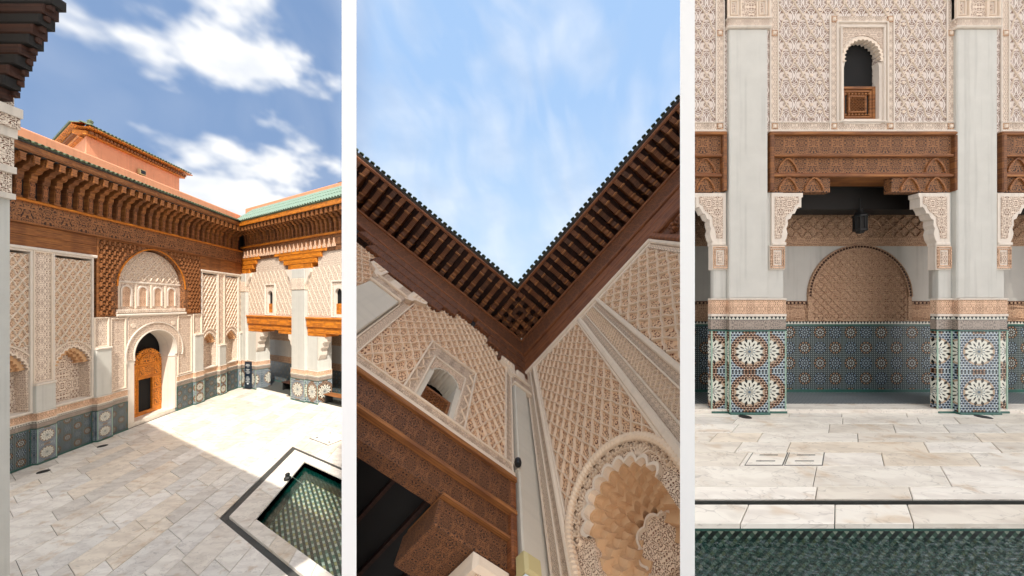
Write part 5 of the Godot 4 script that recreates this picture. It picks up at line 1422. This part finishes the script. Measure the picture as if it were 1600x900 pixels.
func arcade_pier(o: Node3D, x: float, k: int) -> void:
	var g := group_node("tiled_pier", o)
	# three faces: middle one proud; core behind
	var mid0 := x + 0.25; var mid1 := x + 0.885; var x1 := x + 1.21
	if k == 1: mid0 = x + 0.25; mid1 = x + 0.91; x1 = x + 1.14
	for s in [[x, mid0, 0.0], [mid0, mid1, 0.07], [mid1, x1, 0.0]]:
		dado(g, s[0], s[1], s[2], -0.02, 1.315, 0.0, -0.08)
		bands(g, s[0], s[1], s[2], 1.315, -0.08, 1.0)
	put(bx(mid0 + 0.01, 1.84, -0.3, mid1 - 0.01, 6.13, 0.055, 0.014), "white_shaft", M.white_plaster, g)
	put(bx(x + 0.05, 1.84, -0.09, mid0 + 0.01, 3.55, -0.012, 0.01), "white_respond", M.white_plaster, g)
	put(bx(mid1 - 0.01, 1.84, -0.09, x1 - 0.03, 3.55, -0.012, 0.01), "white_respond", M.white_plaster, g)
	put(slab_mesh(PackedVector2Array([Vector2(x + 0.10, -0.06), Vector2(x1 - 0.04, -0.06), Vector2(x1 - 0.06, -0.62), Vector2(x + 0.72, -0.62)]), 3.6, 3.6, 0.002), "pier_core", M.white_plaster, g)
	# capital at the top
	var c := group_node("capital", g)
	put(bx(mid0 - 0.03, 6.13, -0.2, mid1 + 0.03, 6.17, 0.09, 0.014), "moulding", M.stucco_edge, c)
	var cb := MB.new(); cb.us = Vector2(1.4, 1.4); cb.uo = Vector2(mid0, 6.17); cb.box(mid0 - 0.02, 6.17, -0.2, mid1 + 0.02, 6.28, 0.07); put(cb, "carved_band", M.stucco_band, c)
	put(bx(mid0 - 0.03, 6.28, -0.2, mid1 + 0.03, 6.30, 0.085, 0.006), "moulding", M.stucco_edge, c)
	var ct := MB.new(); ct.uo = Vector2(mid0, 6.30); ct.box(mid0 + 0.2, 6.30, -0.2, mid1 - 0.2, 6.64, 0.05); put(ct, "carved_panel", M.carved_stucco, c)
	for e in [[mid0 - 0.02, mid0 + 0.2], [mid1 - 0.2, mid1 + 0.02]]:
		put(bx(e[0], 6.30, -0.2, e[1], 6.64, 0.04), "panel_ground", M.stucco_edge, c)
		put(frame(e[0], 6.30, e[1], 6.64, 0.022, 0.0, 0.075, 0.006), "panel_frame", M.stucco_rib, c)
		put(frame(e[0] + 0.05, 6.35, e[1] - 0.05, 6.59, 0.018, 0.0, 0.06, 0.005), "panel_frame", M.stucco_rib, c)
		put(bx(e[0] + 0.085, 6.385, 0, e[1] - 0.085, 6.555, 0.05, 0.01), "panel_motif", M.stucco_fine, c)
	put(bx(mid0 - 0.05, 6.64, -0.2, mid1 + 0.05, 6.70, 0.10, 0.014), "moulding", M.stucco_edge, c)
	# plaster brackets each side
	for s in [-1.0, 1.0]:
		var b := group_node("bracket", g)
		var ex: float = (mid1 + 0.08) if s > 0 else (mid0 - 0.02)
		if k == 1 and s > 0: ex = mid1 + 0.05
		if k == 1 and s < 0: ex = mid0 - 0.06
		var q := [[0.0, 3.53], [0.50, 3.53], [0.50, 3.47], [0.475, 3.45], [0.475, 3.30], [0.43, 3.31], [0.40, 3.27], [0.37, 3.20], [0.335, 3.20], [0.30, 3.12], [0.255, 3.10], [0.26, 3.02], [0.235, 2.96], [0.255, 2.88], [0.235, 2.80], [0.205, 2.74], [0.0, 2.74]]
		var pl := PackedVector2Array()
		for e in q: pl.append(Vector2(ex + s * e[0], e[1]))
		var m := MB.new(); m.prism(pl, -0.12, 0.015); put(m, "bracket_body", M.stucco_edge, b)
		var q2 := [[0.05, 3.47], [0.43, 3.47], [0.43, 3.36], [0.37, 3.33], [0.34, 3.25], [0.27, 3.20], [0.215, 3.14], [0.21, 3.02], [0.17, 2.94], [0.15, 2.80], [0.05, 2.80]]
		var p2 := PackedVector2Array()
		for e in q2: p2.append(Vector2(ex + s * e[0], e[1]))
		var m2 := MB.new(); m2.us = Vector2(1.3, 1.3); m2.uo = Vector2(ex, 2.8); m2.prism(p2, 0.0, 0.022); put(m2, "bracket_carving", M.carved_stucco, b)
		put(bx(minf(ex, ex + s * 0.23), 2.69, -0.09, maxf(ex, ex + s * 0.23), 2.74, 0.03, 0.01), "moulding", M.stucco_edge, b)
		put(bx(minf(ex - s * 0.03, ex + s * 0.215), 2.30, -0.09, maxf(ex - s * 0.03, ex + s * 0.215), 2.69, 0.012, 0.006), "console_block", M.stucco_edge, b)
		var px: float = ex + s * 0.0925
		put(frame(px - 0.115, 2.32, px + 0.115, 2.67, 0.02, 0.0, 0.03, 0.006), "panel_frame", M.stucco_pink, b)
		put(frame(px - 0.085, 2.355, px + 0.085, 2.635, 0.016, 0.0, 0.026, 0.005), "panel_frame", M.stucco_pink, b)
		put(bx(px - 0.045, 2.40, 0.0, px + 0.045, 2.59, 0.024, 0.006), "panel_motif", M.stucco_fine, b)

func arcade_bay(o: Node3D, dx: float) -> void:
	var x0 := 4.12 + dx; var x1 := 7.14 + dx; var cx := 5.62 + dx
	var g := group_node("upper_wall", o)
	# plaster field round the window
	var stx := 4.18 + dx
	for r in [[x0 - 0.1, 4.5, cx - 0.29, 6.85], [cx + 0.29, 4.5, x1 + 0.1, 6.85], [cx - 0.29, 6.1, cx + 0.29, 6.85]]:
		var q := MB.new(); q.uo = Vector2(cx, 4.72); q.box(r[0], r[1], -0.3, r[2], r[3], 0.0); put(q, "carved_ground", M.stucco_studs, g)
	var sk := func(p: Vector2) -> bool: return absf(p.x - cx) < 0.56 and p.y < 6.38
	stuff(put(sebka(x0 + 0.17, 4.74, x1 - 0.17, 6.84, 0.27, 0.47, 0.016, -0.002, 0.016, Vector2(cx, 4.72), sk), "rib_net", M.stucco_rib, g))
	var stud := MB.new(); stud.lathe(Vector3.ZERO, PackedVector2Array([Vector2(0.028, 0.0), Vector2(0.026, 0.012), Vector2(0.012, 0.012), Vector2(0.010, 0.006), Vector2(0.0, 0.006)]), 8)
	var stt := MB.new()
	for i in range(-6, 7):
		for j in 10:
			var p := Vector2(cx + i * 0.135, 4.72 + j * 0.235 + (0.1175 if i % 2 else 0.0))
			if p.x < x0 + 0.19 or p.x > x1 - 0.19 or p.y < 4.78 or sk.call(p): continue
			stt.add(stud, Transform3D(Basis(Vector3.RIGHT, PI / 2), Vector3(p.x, p.y, 0.0)))
	stuff(put(stt, "plaster_stud", M.stucco_rib, g))
	# borders: a band along the foot, one up each side, corner squares
	var bd := MB.new(); bd.us = Vector2(1.3, 1.3); bd.uo = Vector2(cx, 4.545)
	bd.box(x0 + 0.04, 4.545, -0.1, x1 - 0.04, 4.66, 0.008); bd.box(x0 + 0.04, 4.66, -0.1, x0 + 0.15, 6.85, 0.008); bd.box(x1 - 0.15, 4.66, -0.1, x1 - 0.04, 6.85, 0.008)
	put(bd, "border_band", M.stucco_band, g)
	for q in [[x0 + 0.02, 4.53, x1 - 0.02, 4.548], [x0 + 0.02, 4.658, x1 - 0.02, 4.676], [x0 + 0.02, 4.53, x0 + 0.04, 6.85], [x0 + 0.145, 4.66, x0 + 0.163, 6.85], [x1 - 0.163, 4.66, x1 - 0.145, 6.85], [x1 - 0.04, 4.53, x1 - 0.02, 6.85], [cx - 0.52, 4.53, cx - 0.50, 6.39], [cx + 0.50, 4.53, cx + 0.52, 6.39]]:
		put(bx(q[0], q[1], 0, q[2], q[3], 0.02, 0.004), "moulding", M.stucco_edge, g)
	for q in [Vector2(x0 + 0.095, 4.602), Vector2(x1 - 0.095, 4.602), Vector2(cx - 0.45, 4.602), Vector2(cx + 0.45, 4.602), Vector2(cx - 0.45, 6.32), Vector2(cx + 0.45, 6.32), Vector2(x0 + 0.095, 6.10), Vector2(x1 - 0.095, 6.10)]:
		put(bx(q.x - 0.05, q.y - 0.05, 0, q.x + 0.05, q.y + 0.05, 0.016, 0.004), "corner_square", M.stucco_brown, g)
		put(bx(q.x - 0.028, q.y - 0.028, 0, q.x + 0.028, q.y + 0.028, 0.03, 0.012), "corner_boss", M.stucco_rib, g)
	put(bx(x0 - 0.0, 4.505, -0.2, x1, 4.535, 0.04, 0.01), "foot_moulding", M.stucco_edge, g)
	# window
	var w := group_node("window", o)
	var fb := MB.new(); fb.us = Vector2(1.5, 1.5); fb.uo = Vector2(cx, 4.7)
	fb.box(cx - 0.50, 4.68, -0.1, cx - 0.41, 6.39, 0.01); fb.box(cx + 0.41, 4.68, -0.1, cx + 0.50, 6.39, 0.01); fb.box(cx - 0.41, 6.27, -0.1, cx + 0.41, 6.37, 0.01)
	put(fb, "border_band", M.stucco_band, w)
	put(frame(cx - 0.415, 4.665, cx + 0.415, 6.28, 0.02, -0.1, 0.03, 0.006), "moulding", M.stucco_edge, w)
	put(frame(cx - 0.355, 4.665, cx + 0.355, 6.20, 0.022, -0.1, 0.035, 0.006), "moulding", M.stucco_edge, w)
	var fp := MB.new(); fp.us = Vector2(1.4, 1.4); fp.uo = Vector2(cx, 5.5)
	var ar := lobed(cx, 5.70, 0.30, 15, 0.028, -12, 192)
	var ou := to_rect(lobed(cx, 5.70, 0.30, 15, 0.0, 0, 180), cx, 5.70, cx - 0.40, cx + 0.40, 6.27)
	var i3 := PackedVector2Array([Vector2(cx + 0.285, 4.69), Vector2(cx + 0.285, 5.55)]); i3.append_array(ar); i3.append(Vector2(cx - 0.285, 5.55)); i3.append(Vector2(cx - 0.285, 4.69))
	var o3 := PackedVector2Array([Vector2(cx + 0.40, 4.69), Vector2(cx + 0.40, 5.55)]); o3.append_array(ou); o3.append(Vector2(cx - 0.40, 5.55)); o3.append(Vector2(cx - 0.40, 4.69))
	fp.ring(i3, o3, -0.09, 0.002); put(fp, "window_surround", M.stucco_edge, w)
	var spn := MB.new(); spn.us = Vector2(1.3, 1.3); spn.uo = Vector2(cx, 5.8)
	var sp_in := lobed(cx, 5.72, 0.34, 15, 0.0, 8, 172); spn.ring(sp_in, to_rect(sp_in, cx, 5.72, cx - 0.34, cx + 0.34, 6.18), -0.05, 0.012); put(spn, "window_spandrel", M.stucco_fine, w)
	var rm := MB.new(); rm.ring(lobed(cx, 5.70, 0.295, 15, 0.028, -12, 192), lobed(cx, 5.70, 0.335, 15, 0.02, -12, 192), -0.05, 0.022); put(rm, "scalloped_rim", M.stucco_rib, w)
	put(bx(cx - 0.39, 4.6, -0.35, cx + 0.39, 6.25, -0.105), "room_shade", M.shade_black, w)
	put(bx(cx - 0.30, 4.64, -0.10, cx + 0.30, 4.72, 0.02, 0.008), "sill", M.stucco_edge, w)
	var sh := group_node("shutter", w)
	put(frame(cx - 0.285, 4.72, cx + 0.285, 5.285, 0.045, -0.10, -0.045, 0.008), "shutter_frame", M.cedar, sh)
	put(bx(cx - 0.25, 4.75, -0.10, cx + 0.25, 5.25, -0.085), "shutter_panel", M.near_black_wood, sh)
	put(frame(cx - 0.235, 4.775, cx + 0.235, 5.23, 0.035, -0.09, -0.055, 0.008), "shutter_frame", M.cedar, sh)
	put(frame(cx - 0.15, 4.86, cx + 0.15, 5.145, 0.03, -0.09, -0.052, 0.008), "shutter_frame", M.cedar, sh)
	stuff(put(sebka(cx - 0.12, 4.89, cx + 0.12, 5.115, 0.05, 0.05, 0.014, -0.088, -0.06, Vector2(cx, 5.0)), "lattice", M.cedar, sh))
	for i in 8:
		put(bx(cx - 0.205 + i * 0.055, 5.155, -0.09, cx - 0.175 + i * 0.055, 5.185, -0.056, 0.005), "lattice_peg", M.cedar, sh); put(bx(cx - 0.205 + i * 0.055, 4.82, -0.09, cx - 0.175 + i * 0.055, 4.85, -0.056, 0.005), "lattice_peg", M.cedar, sh)
	# beams
	var b := group_node("beams", o)
	put(bx(x0, 4.455, -0.4, x1, 4.505, 0.05, 0.012), "cap_board", M.cedar, b)
	for s in [[x0, x0 + 0.07], [x1 - 0.07, x1]]: put(bx(s[0], 3.56, -0.4, s[1], 4.455, 0.05, 0.012), "end_post", M.cedar_1, b)
	for t in [[4.15, 4.455, 0.0, x0 + 0.07, x1 - 0.07], [3.86, 4.11, -0.02, x0 + 0.07, x1 - 0.07], [3.55, 3.79, -0.01, x0 + 0.07, x0 + 1.01], [3.55, 3.79, -0.01, x1 - 1.02, x1 - 0.07]]:
		var q := MB.new(); q.us = Vector2(1.3, 1.1); q.uo = Vector2(cx, t[0]); q.box(t[3], t[0], -0.4 if t[0] > 3.8 else -0.12, t[4], t[1], t[2], 0.006); put(q, "carved_beam", M.cedar_carved, b)
	put(bx(x0 + 0.07, 4.11, -0.4, x1 - 0.07, 4.15, 0.035, 0.01), "fillet", M.cedar, b)
	put(bx(x0 + 0.07, 3.79, -0.4, x1 - 0.07, 3.83, 0.03, 0.008), "fillet", M.cedar, b)
	put(bx(x0 + 0.07, 3.83, -0.4, x1 - 0.07, 3.86, 0.0, 0.004), "fillet", M.cedar_red_plain, b)
	# sides of the two lowest corbel beams carry carved arches
	for ax in [x0 + 0.32, x0 + 0.74, x1 - 0.32, x1 - 0.74]:
		var am := MB.new(); am.ring(arc(ax, 3.58, 0.13, 0, 180, 12, 0.06), arc(ax, 3.58, 0.155, 0, 180, 12, 0.06), -0.015, 0.012); put(am, "carved_arch", M.cedar, b)
	for ax in [x0 + 0.32, x1 - 0.32]:
		var am := MB.new(); am.ring(arc(ax, 3.88, 0.14, 0, 180, 12, 0.06), arc(ax, 3.88, 0.165, 0, 180, 12, 0.06), -0.025, 0.002); put(am, "carved_arch", M.cedar, b)
	# gallery
	var r := group_node("gallery", o)
	var gz := -1.053
	var nx := 6.71 + dx
	var a := nx - 1.853; var c := nx + 1.853
	put(bx(a, 3.42, -0.85, c, 3.84, -0.5), "inner_beam", M.near_black_wood, r)
	put(bx(a, 3.80, gz, c, 3.9, -0.4), "ceiling", M.near_black_wood, r)
	var d := MB.new(); d.us = Vector2(0.5 / 0.297, 0.5 / 0.297); d.uo = Vector2(nx, 0.16); d.box(a, 0.05, gz - 0.2, c, 1.36, gz); put(d, "star_panel", M.star_tiles, r)
	put(bx(a, 0.03, gz - 0.1, c, 0.10, gz + 0.012, 0.004), "green_plinth", M.green_edge, r); put(bx(a, 1.325, gz - 0.1, c, 1.36, gz + 0.01, 0.004), "green_fillet", M.green_edge, r)
	var tt := MB.new(); tt.us = Vector2(1.0, 1.0 / 0.055); tt.uo = Vector2(a, 1.36); tt.box(a, 1.36, gz - 0.2, c, 1.415, gz + 0.004); put(tt, "tooth_strip", M.tooth_tiles, r)
	put(bx(a, 1.415, gz - 0.2, c, 1.445, gz + 0.02, 0.006), "white_fillet", M.stucco_brown, r)
	for s in ([[a, nx - 1.0], [nx + 1.0, c]] if absf(dx) < 0.1 else [[a, c]]):
		put(bx(s[0], 1.445, gz - 0.2, s[1], 1.81, gz, 0.004), "carved_band", M.stucco_brown, r)
		put(frame(s[0], 1.47, s[1], 1.70, 0.02, gz, gz + 0.02, 0.004), "band_frame", M.stucco_brown, r)
		put(bx(s[0], 1.745, gz, s[1], 1.80, gz + 0.015, 0.004), "dark_strip", M.cedar_dark, r)
		for i in int((s[1] - s[0]) / 0.075): put(bx(s[0] + i * 0.075 + 0.02, 1.755, gz + 0.012, s[0] + i * 0.075 + 0.055, 1.79, gz + 0.02), "strip_square", M.stucco_brown, r)
	put(bx(a, 1.81, gz - 0.2, c, 2.87, gz), "plaster_wall", M.grey_plaster, r)
	var fz := MB.new(); fz.us = Vector2(1.1, 1.1); fz.uo = Vector2(nx, 2.87); fz.box(a, 2.87, gz - 0.2, c, 3.85, gz + 0.01); put(fz, "carved_frieze", M.stucco_brown, r)
	for y in [2.90, 3.02, 3.48, 3.60]: put(bx(a, y, gz, c, y + 0.02, gz + 0.025, 0.004), "frieze_line", M.stucco_brown, r)
	stuff(put(sebka(a, 3.05, c, 3.47, 0.22, 0.20, 0.02, gz + 0.008, gz + 0.03, Vector2(nx, 3.05)), "rib_net", M.stucco_brown, r))
	if absf(dx) > 0.1: return
	var n := group_node("niche_arch", r)
	var np := arc(nx, 1.89, 0.93, 0, 180, 40); np.append(Vector2(nx - 0.93, 1.445)); np.append(Vector2(nx + 0.93, 1.445))
	var nf := MB.new(); nf.us = Vector2(1.25, 1.25); nf.uo = Vector2(nx, 1.89); nf.prism(np, gz - 0.1, gz + 0.02); put(nf, "carved_field", M.stucco_brown, n)
	var nr := MB.new(); var ia := arc(nx, 1.89, 0.93, 0, 180, 40); ia.append(Vector2(nx - 0.93, 1.445)); ia.insert(0, Vector2(nx + 0.93, 1.445))
	var oa := arc(nx, 1.89, 1.0, 0, 180, 40); oa.append(Vector2(nx - 1.0, 1.445)); oa.insert(0, Vector2(nx + 1.0, 1.445))
	nr.ring(ia, oa, gz - 0.05, gz + 0.03); put(nr, "arch_band", M.stucco_brown, n)
	for rr in [0.93, 0.99]:
		var l := MB.new(); l.ring(arc(nx, 1.89, rr, 0, 180, 40), arc(nx, 1.89, rr + 0.015, 0, 180, 40), gz, gz + 0.045); put(l, "arch_line", M.stucco_brown, n)
	for i in 52:
		var th := PI * (i + 0.5) / 52.0
		put(bx(-0.019, -0.02, 0, 0.019, 0.02, 0.012, 0.004), "arch_block", M.cedar_dark, n, Transform3D(Basis(Vector3(0, 0, 1), th - PI / 2), Vector3(nx + 0.965 * cos(th), 1.89 + 0.965 * sin(th), gz + 0.03)))
	stuff(put(sebka(nx - 0.9, 1.46, nx + 0.9, 2.80, 0.15, 0.15, 0.014, gz + 0.018, gz + 0.034, Vector2(nx, 1.89), func(p: Vector2) -> bool: return p.y > 1.89 and p.distance_to(Vector2(nx, 1.89)) > 0.91), "rib_net", M.stucco_brown, n))
	var md := MB.new(); md.prism(arc(nx, 2.33, 0.07, 0, 360, 16), gz, gz + 0.045); put(md, "medallion", M.stucco_brown, n)

func arcade_front(f: Transform3D) -> void:
	var fl := Node3D.new(); fl.name = numbered("marble_forecourt"); fl.transform = f; fl.set_meta("kind", "structure"); fl.set_meta("label", "pale marble slabs between the arcade and the pool"); fl.set_meta("category", "floor"); add_child(fl)
	put(bx(0, -0.5, -1.2, 13, -0.02, 2.2), "joint_bed", M.joint, fl)
	var gf := MB.new(); gf.us = Vector2(1, 1); gf.box(0, -0.1, -1.1, 13, 0.045, -0.06); put(gf, "gallery_floor", M.gallery_floor, fl)
	var rng := RandomNumberGenerator.new(); rng.seed = 21
	var x := 1.9
	while x < 12.5:
		var l := rng.randf_range(0.7, 1.5)
		put(slab_mesh(PackedVector2Array([Vector2(x, -0.28), Vector2(x + l, -0.28), Vector2(x + l, 0.02), Vector2(x, 0.02)]), 0.06, 0.2, 0.006), "step_slab", M["marble_%d" % [0, 3][rng.randi_range(0, 1)]], fl)
		x += l
	# rows of slabs with slanting cross joints, as they lie
	var rows := [0.02, 0.20, 0.48, 0.80, 1.09, 1.38, 1.69, 2.08, 2.275]
	for j in rows.size() - 1:
		var z0: float = rows[j]; var z1: float = rows[j + 1]
		var h := z1 - z0
		var xx := 1.2 + rng.randf() * 0.5
		var s0 := -0.15 * h
		while xx < 11.5:
			var l := rng.randf_range(0.55, 1.75)
			# joints lean away from the middle of the court
			var ka := -1.05; var kb := -1.05
			put(slab_mesh(PackedVector2Array([Vector2(xx, z0), Vector2(xx + l, z0), Vector2(xx + l + kb * h, z1), Vector2(xx + ka * h, z1)]), rng.randf_range(-0.002, 0.002), 0.12, 0.006), "slab", M["marble_%d" % [0, 3, 0, 2, 1, 4][rng.randi_range(0, 5)]], fl)
			xx += l + 0.0

func arcade_pool(f: Transform3D) -> void:
	var o := thing("arcade_pool", "pool with pale marble rim and tile lining before the arcade", "pool", f)
	var rng := RandomNumberGenerator.new(); rng.seed = 33
	put(bx(0.5, -0.3, 2.275, 10, -0.06, 2.40), "drain_channel", M.dark_stone, o)
	put(bx(0.5, -0.1, 2.275, 10, -0.012, 2.287), "drain_edge", M.dark_stone, o)
	var x := 0.9
	while x < 7.5:
		var l := rng.randf_range(0.6, 1.3)
		put(slab_mesh(PackedVector2Array([Vector2(x, 2.375), Vector2(x + l, 2.375), Vector2(x + l - 0.25, 2.62), Vector2(x - 0.25, 2.62)]), 0.015, 0.04, 0.006), "coping_slab", M["marble_%d" % [0, 3, 3, 1][rng.randi_range(0, 3)]], o)
		x += l
	put(bx(0.5, -0.7, 2.35, 10, -0.035, 2.60), "green_course", M.green_edge, o)
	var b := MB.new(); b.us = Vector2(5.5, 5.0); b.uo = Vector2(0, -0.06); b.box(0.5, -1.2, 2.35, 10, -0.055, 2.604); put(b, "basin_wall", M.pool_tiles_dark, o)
	var q := MB.new(); q.us = Vector2(3.0, 3.0); q.box(0.5, -0.9, 2.5, 10, -0.55, 8.0); put(q, "basin_floor", M.pool_tiles, o)
	var w := MB.new(); w.quad(Vector3(0.5, -0.11, 2.60), Vector3(0.5, -0.11, 8.0), Vector3(10, -0.11, 8.0), Vector3(10, -0.11, 2.60))
	var wm := put(w, "water", M.water_ripple, self, f)
	if wm: wm.set_meta("kind", "structure"); wm.set_meta("label", "rippled dark green water of the arcade pool"); wm.set_meta("category", "water")

func arcade_things(f: Transform3D) -> void:
	var l := thing("hanging_lantern", "black lantern hanging under the dark beam of the arcade bay", "lantern", f * Transform3D(Basis(), Vector3(6.10, 2.98, -0.46)))
	var b := MB.new(); b.lathe(Vector3.ZERO, PackedVector2Array([Vector2(0.0, 0.0), Vector2(0.045, 0.01), Vector2(0.06, 0.04), Vector2(0.095, 0.05), Vector2(0.095, 0.075), Vector2(0.075, 0.08)]), 8); b.lathe(Vector3.ZERO, PackedVector2Array([Vector2(0.08, 0.29), Vector2(0.105, 0.295), Vector2(0.105, 0.32), Vector2(0.07, 0.35), Vector2(0.045, 0.39), Vector2(0.03, 0.44), Vector2(0.0, 0.44)]), 8); put(b, "lantern_body", M.iron, l)
	var gl := MB.new(); gl.lathe(Vector3.ZERO, PackedVector2Array([Vector2(0.075, 0.08), Vector2(0.08, 0.29)]), 8); put(gl, "lantern_glass", M.near_black_wood, l)
	for i in 8:
		var a := TAU * i / 8.0
		put(bx(-0.007, 0.07, -0.007, 0.007, 0.30, 0.007, 0.002), "glazing_bar", M.iron, l, Transform3D(Basis(), Vector3(cos(a) * 0.084, 0, sin(a) * 0.084)))
	var c := MB.new(); c.tube(PackedVector3Array([Vector3(0, 0.44, 0), Vector3(0, 0.62, 0)]), 0.008, 5); put(c, "chain", M.iron, l)
	for i in 2:
		var hc := thing("access_cover", ["square slotted access cover in the forecourt nearest the partition wall", "square slotted access cover in the forecourt further from the partition wall"][i], "cover", f * Transform3D(Basis(), Vector3([2.88, 3.31][i], 0, 1.535)))
		var lean := func(x0: float, x1: float, z0: float, z1: float) -> PackedVector2Array: return PackedVector2Array([Vector2(x0 - z0 * 1.05, z0), Vector2(x1 - z0 * 1.05, z0), Vector2(x1 - z1 * 1.05, z1), Vector2(x0 - z1 * 1.05, z1)])
		put(slab_mesh(lean.call(-0.21, 0.21, -0.15, 0.15), 0.007, 0.03, 0.0001), "cover_frame", M.dark_stone, hc); put(slab_mesh(lean.call(-0.198, 0.198, -0.143, 0.143), 0.012, 0.03, 0.0001), "cover_slab", M.marble_0, hc)
		for z in [-0.07, 0.07]: put(slab_mesh(lean.call(-0.11, 0.11, z - 0.007, z + 0.007), 0.0145, 0.02, 0.0001), "slot", M.iron, hc)
	var dr := MB.new(); dr.lathe(Vector3.ZERO, PackedVector2Array([Vector2(0.0, 0.008), Vector2(0.08, 0.008), Vector2(0.09, 0.0)]), 16)
	for i in 2:
		var d := thing("floor_drain", ["round floor drain at the foot of the tiled pier beside the partition", "round floor drain at the foot of the right tiled pier"][i], "drain", f * Transform3D(Basis(), Vector3([3.61, 7.30][i], 0.0, 0.19)))
		put(dr, "grate", M.iron, d)
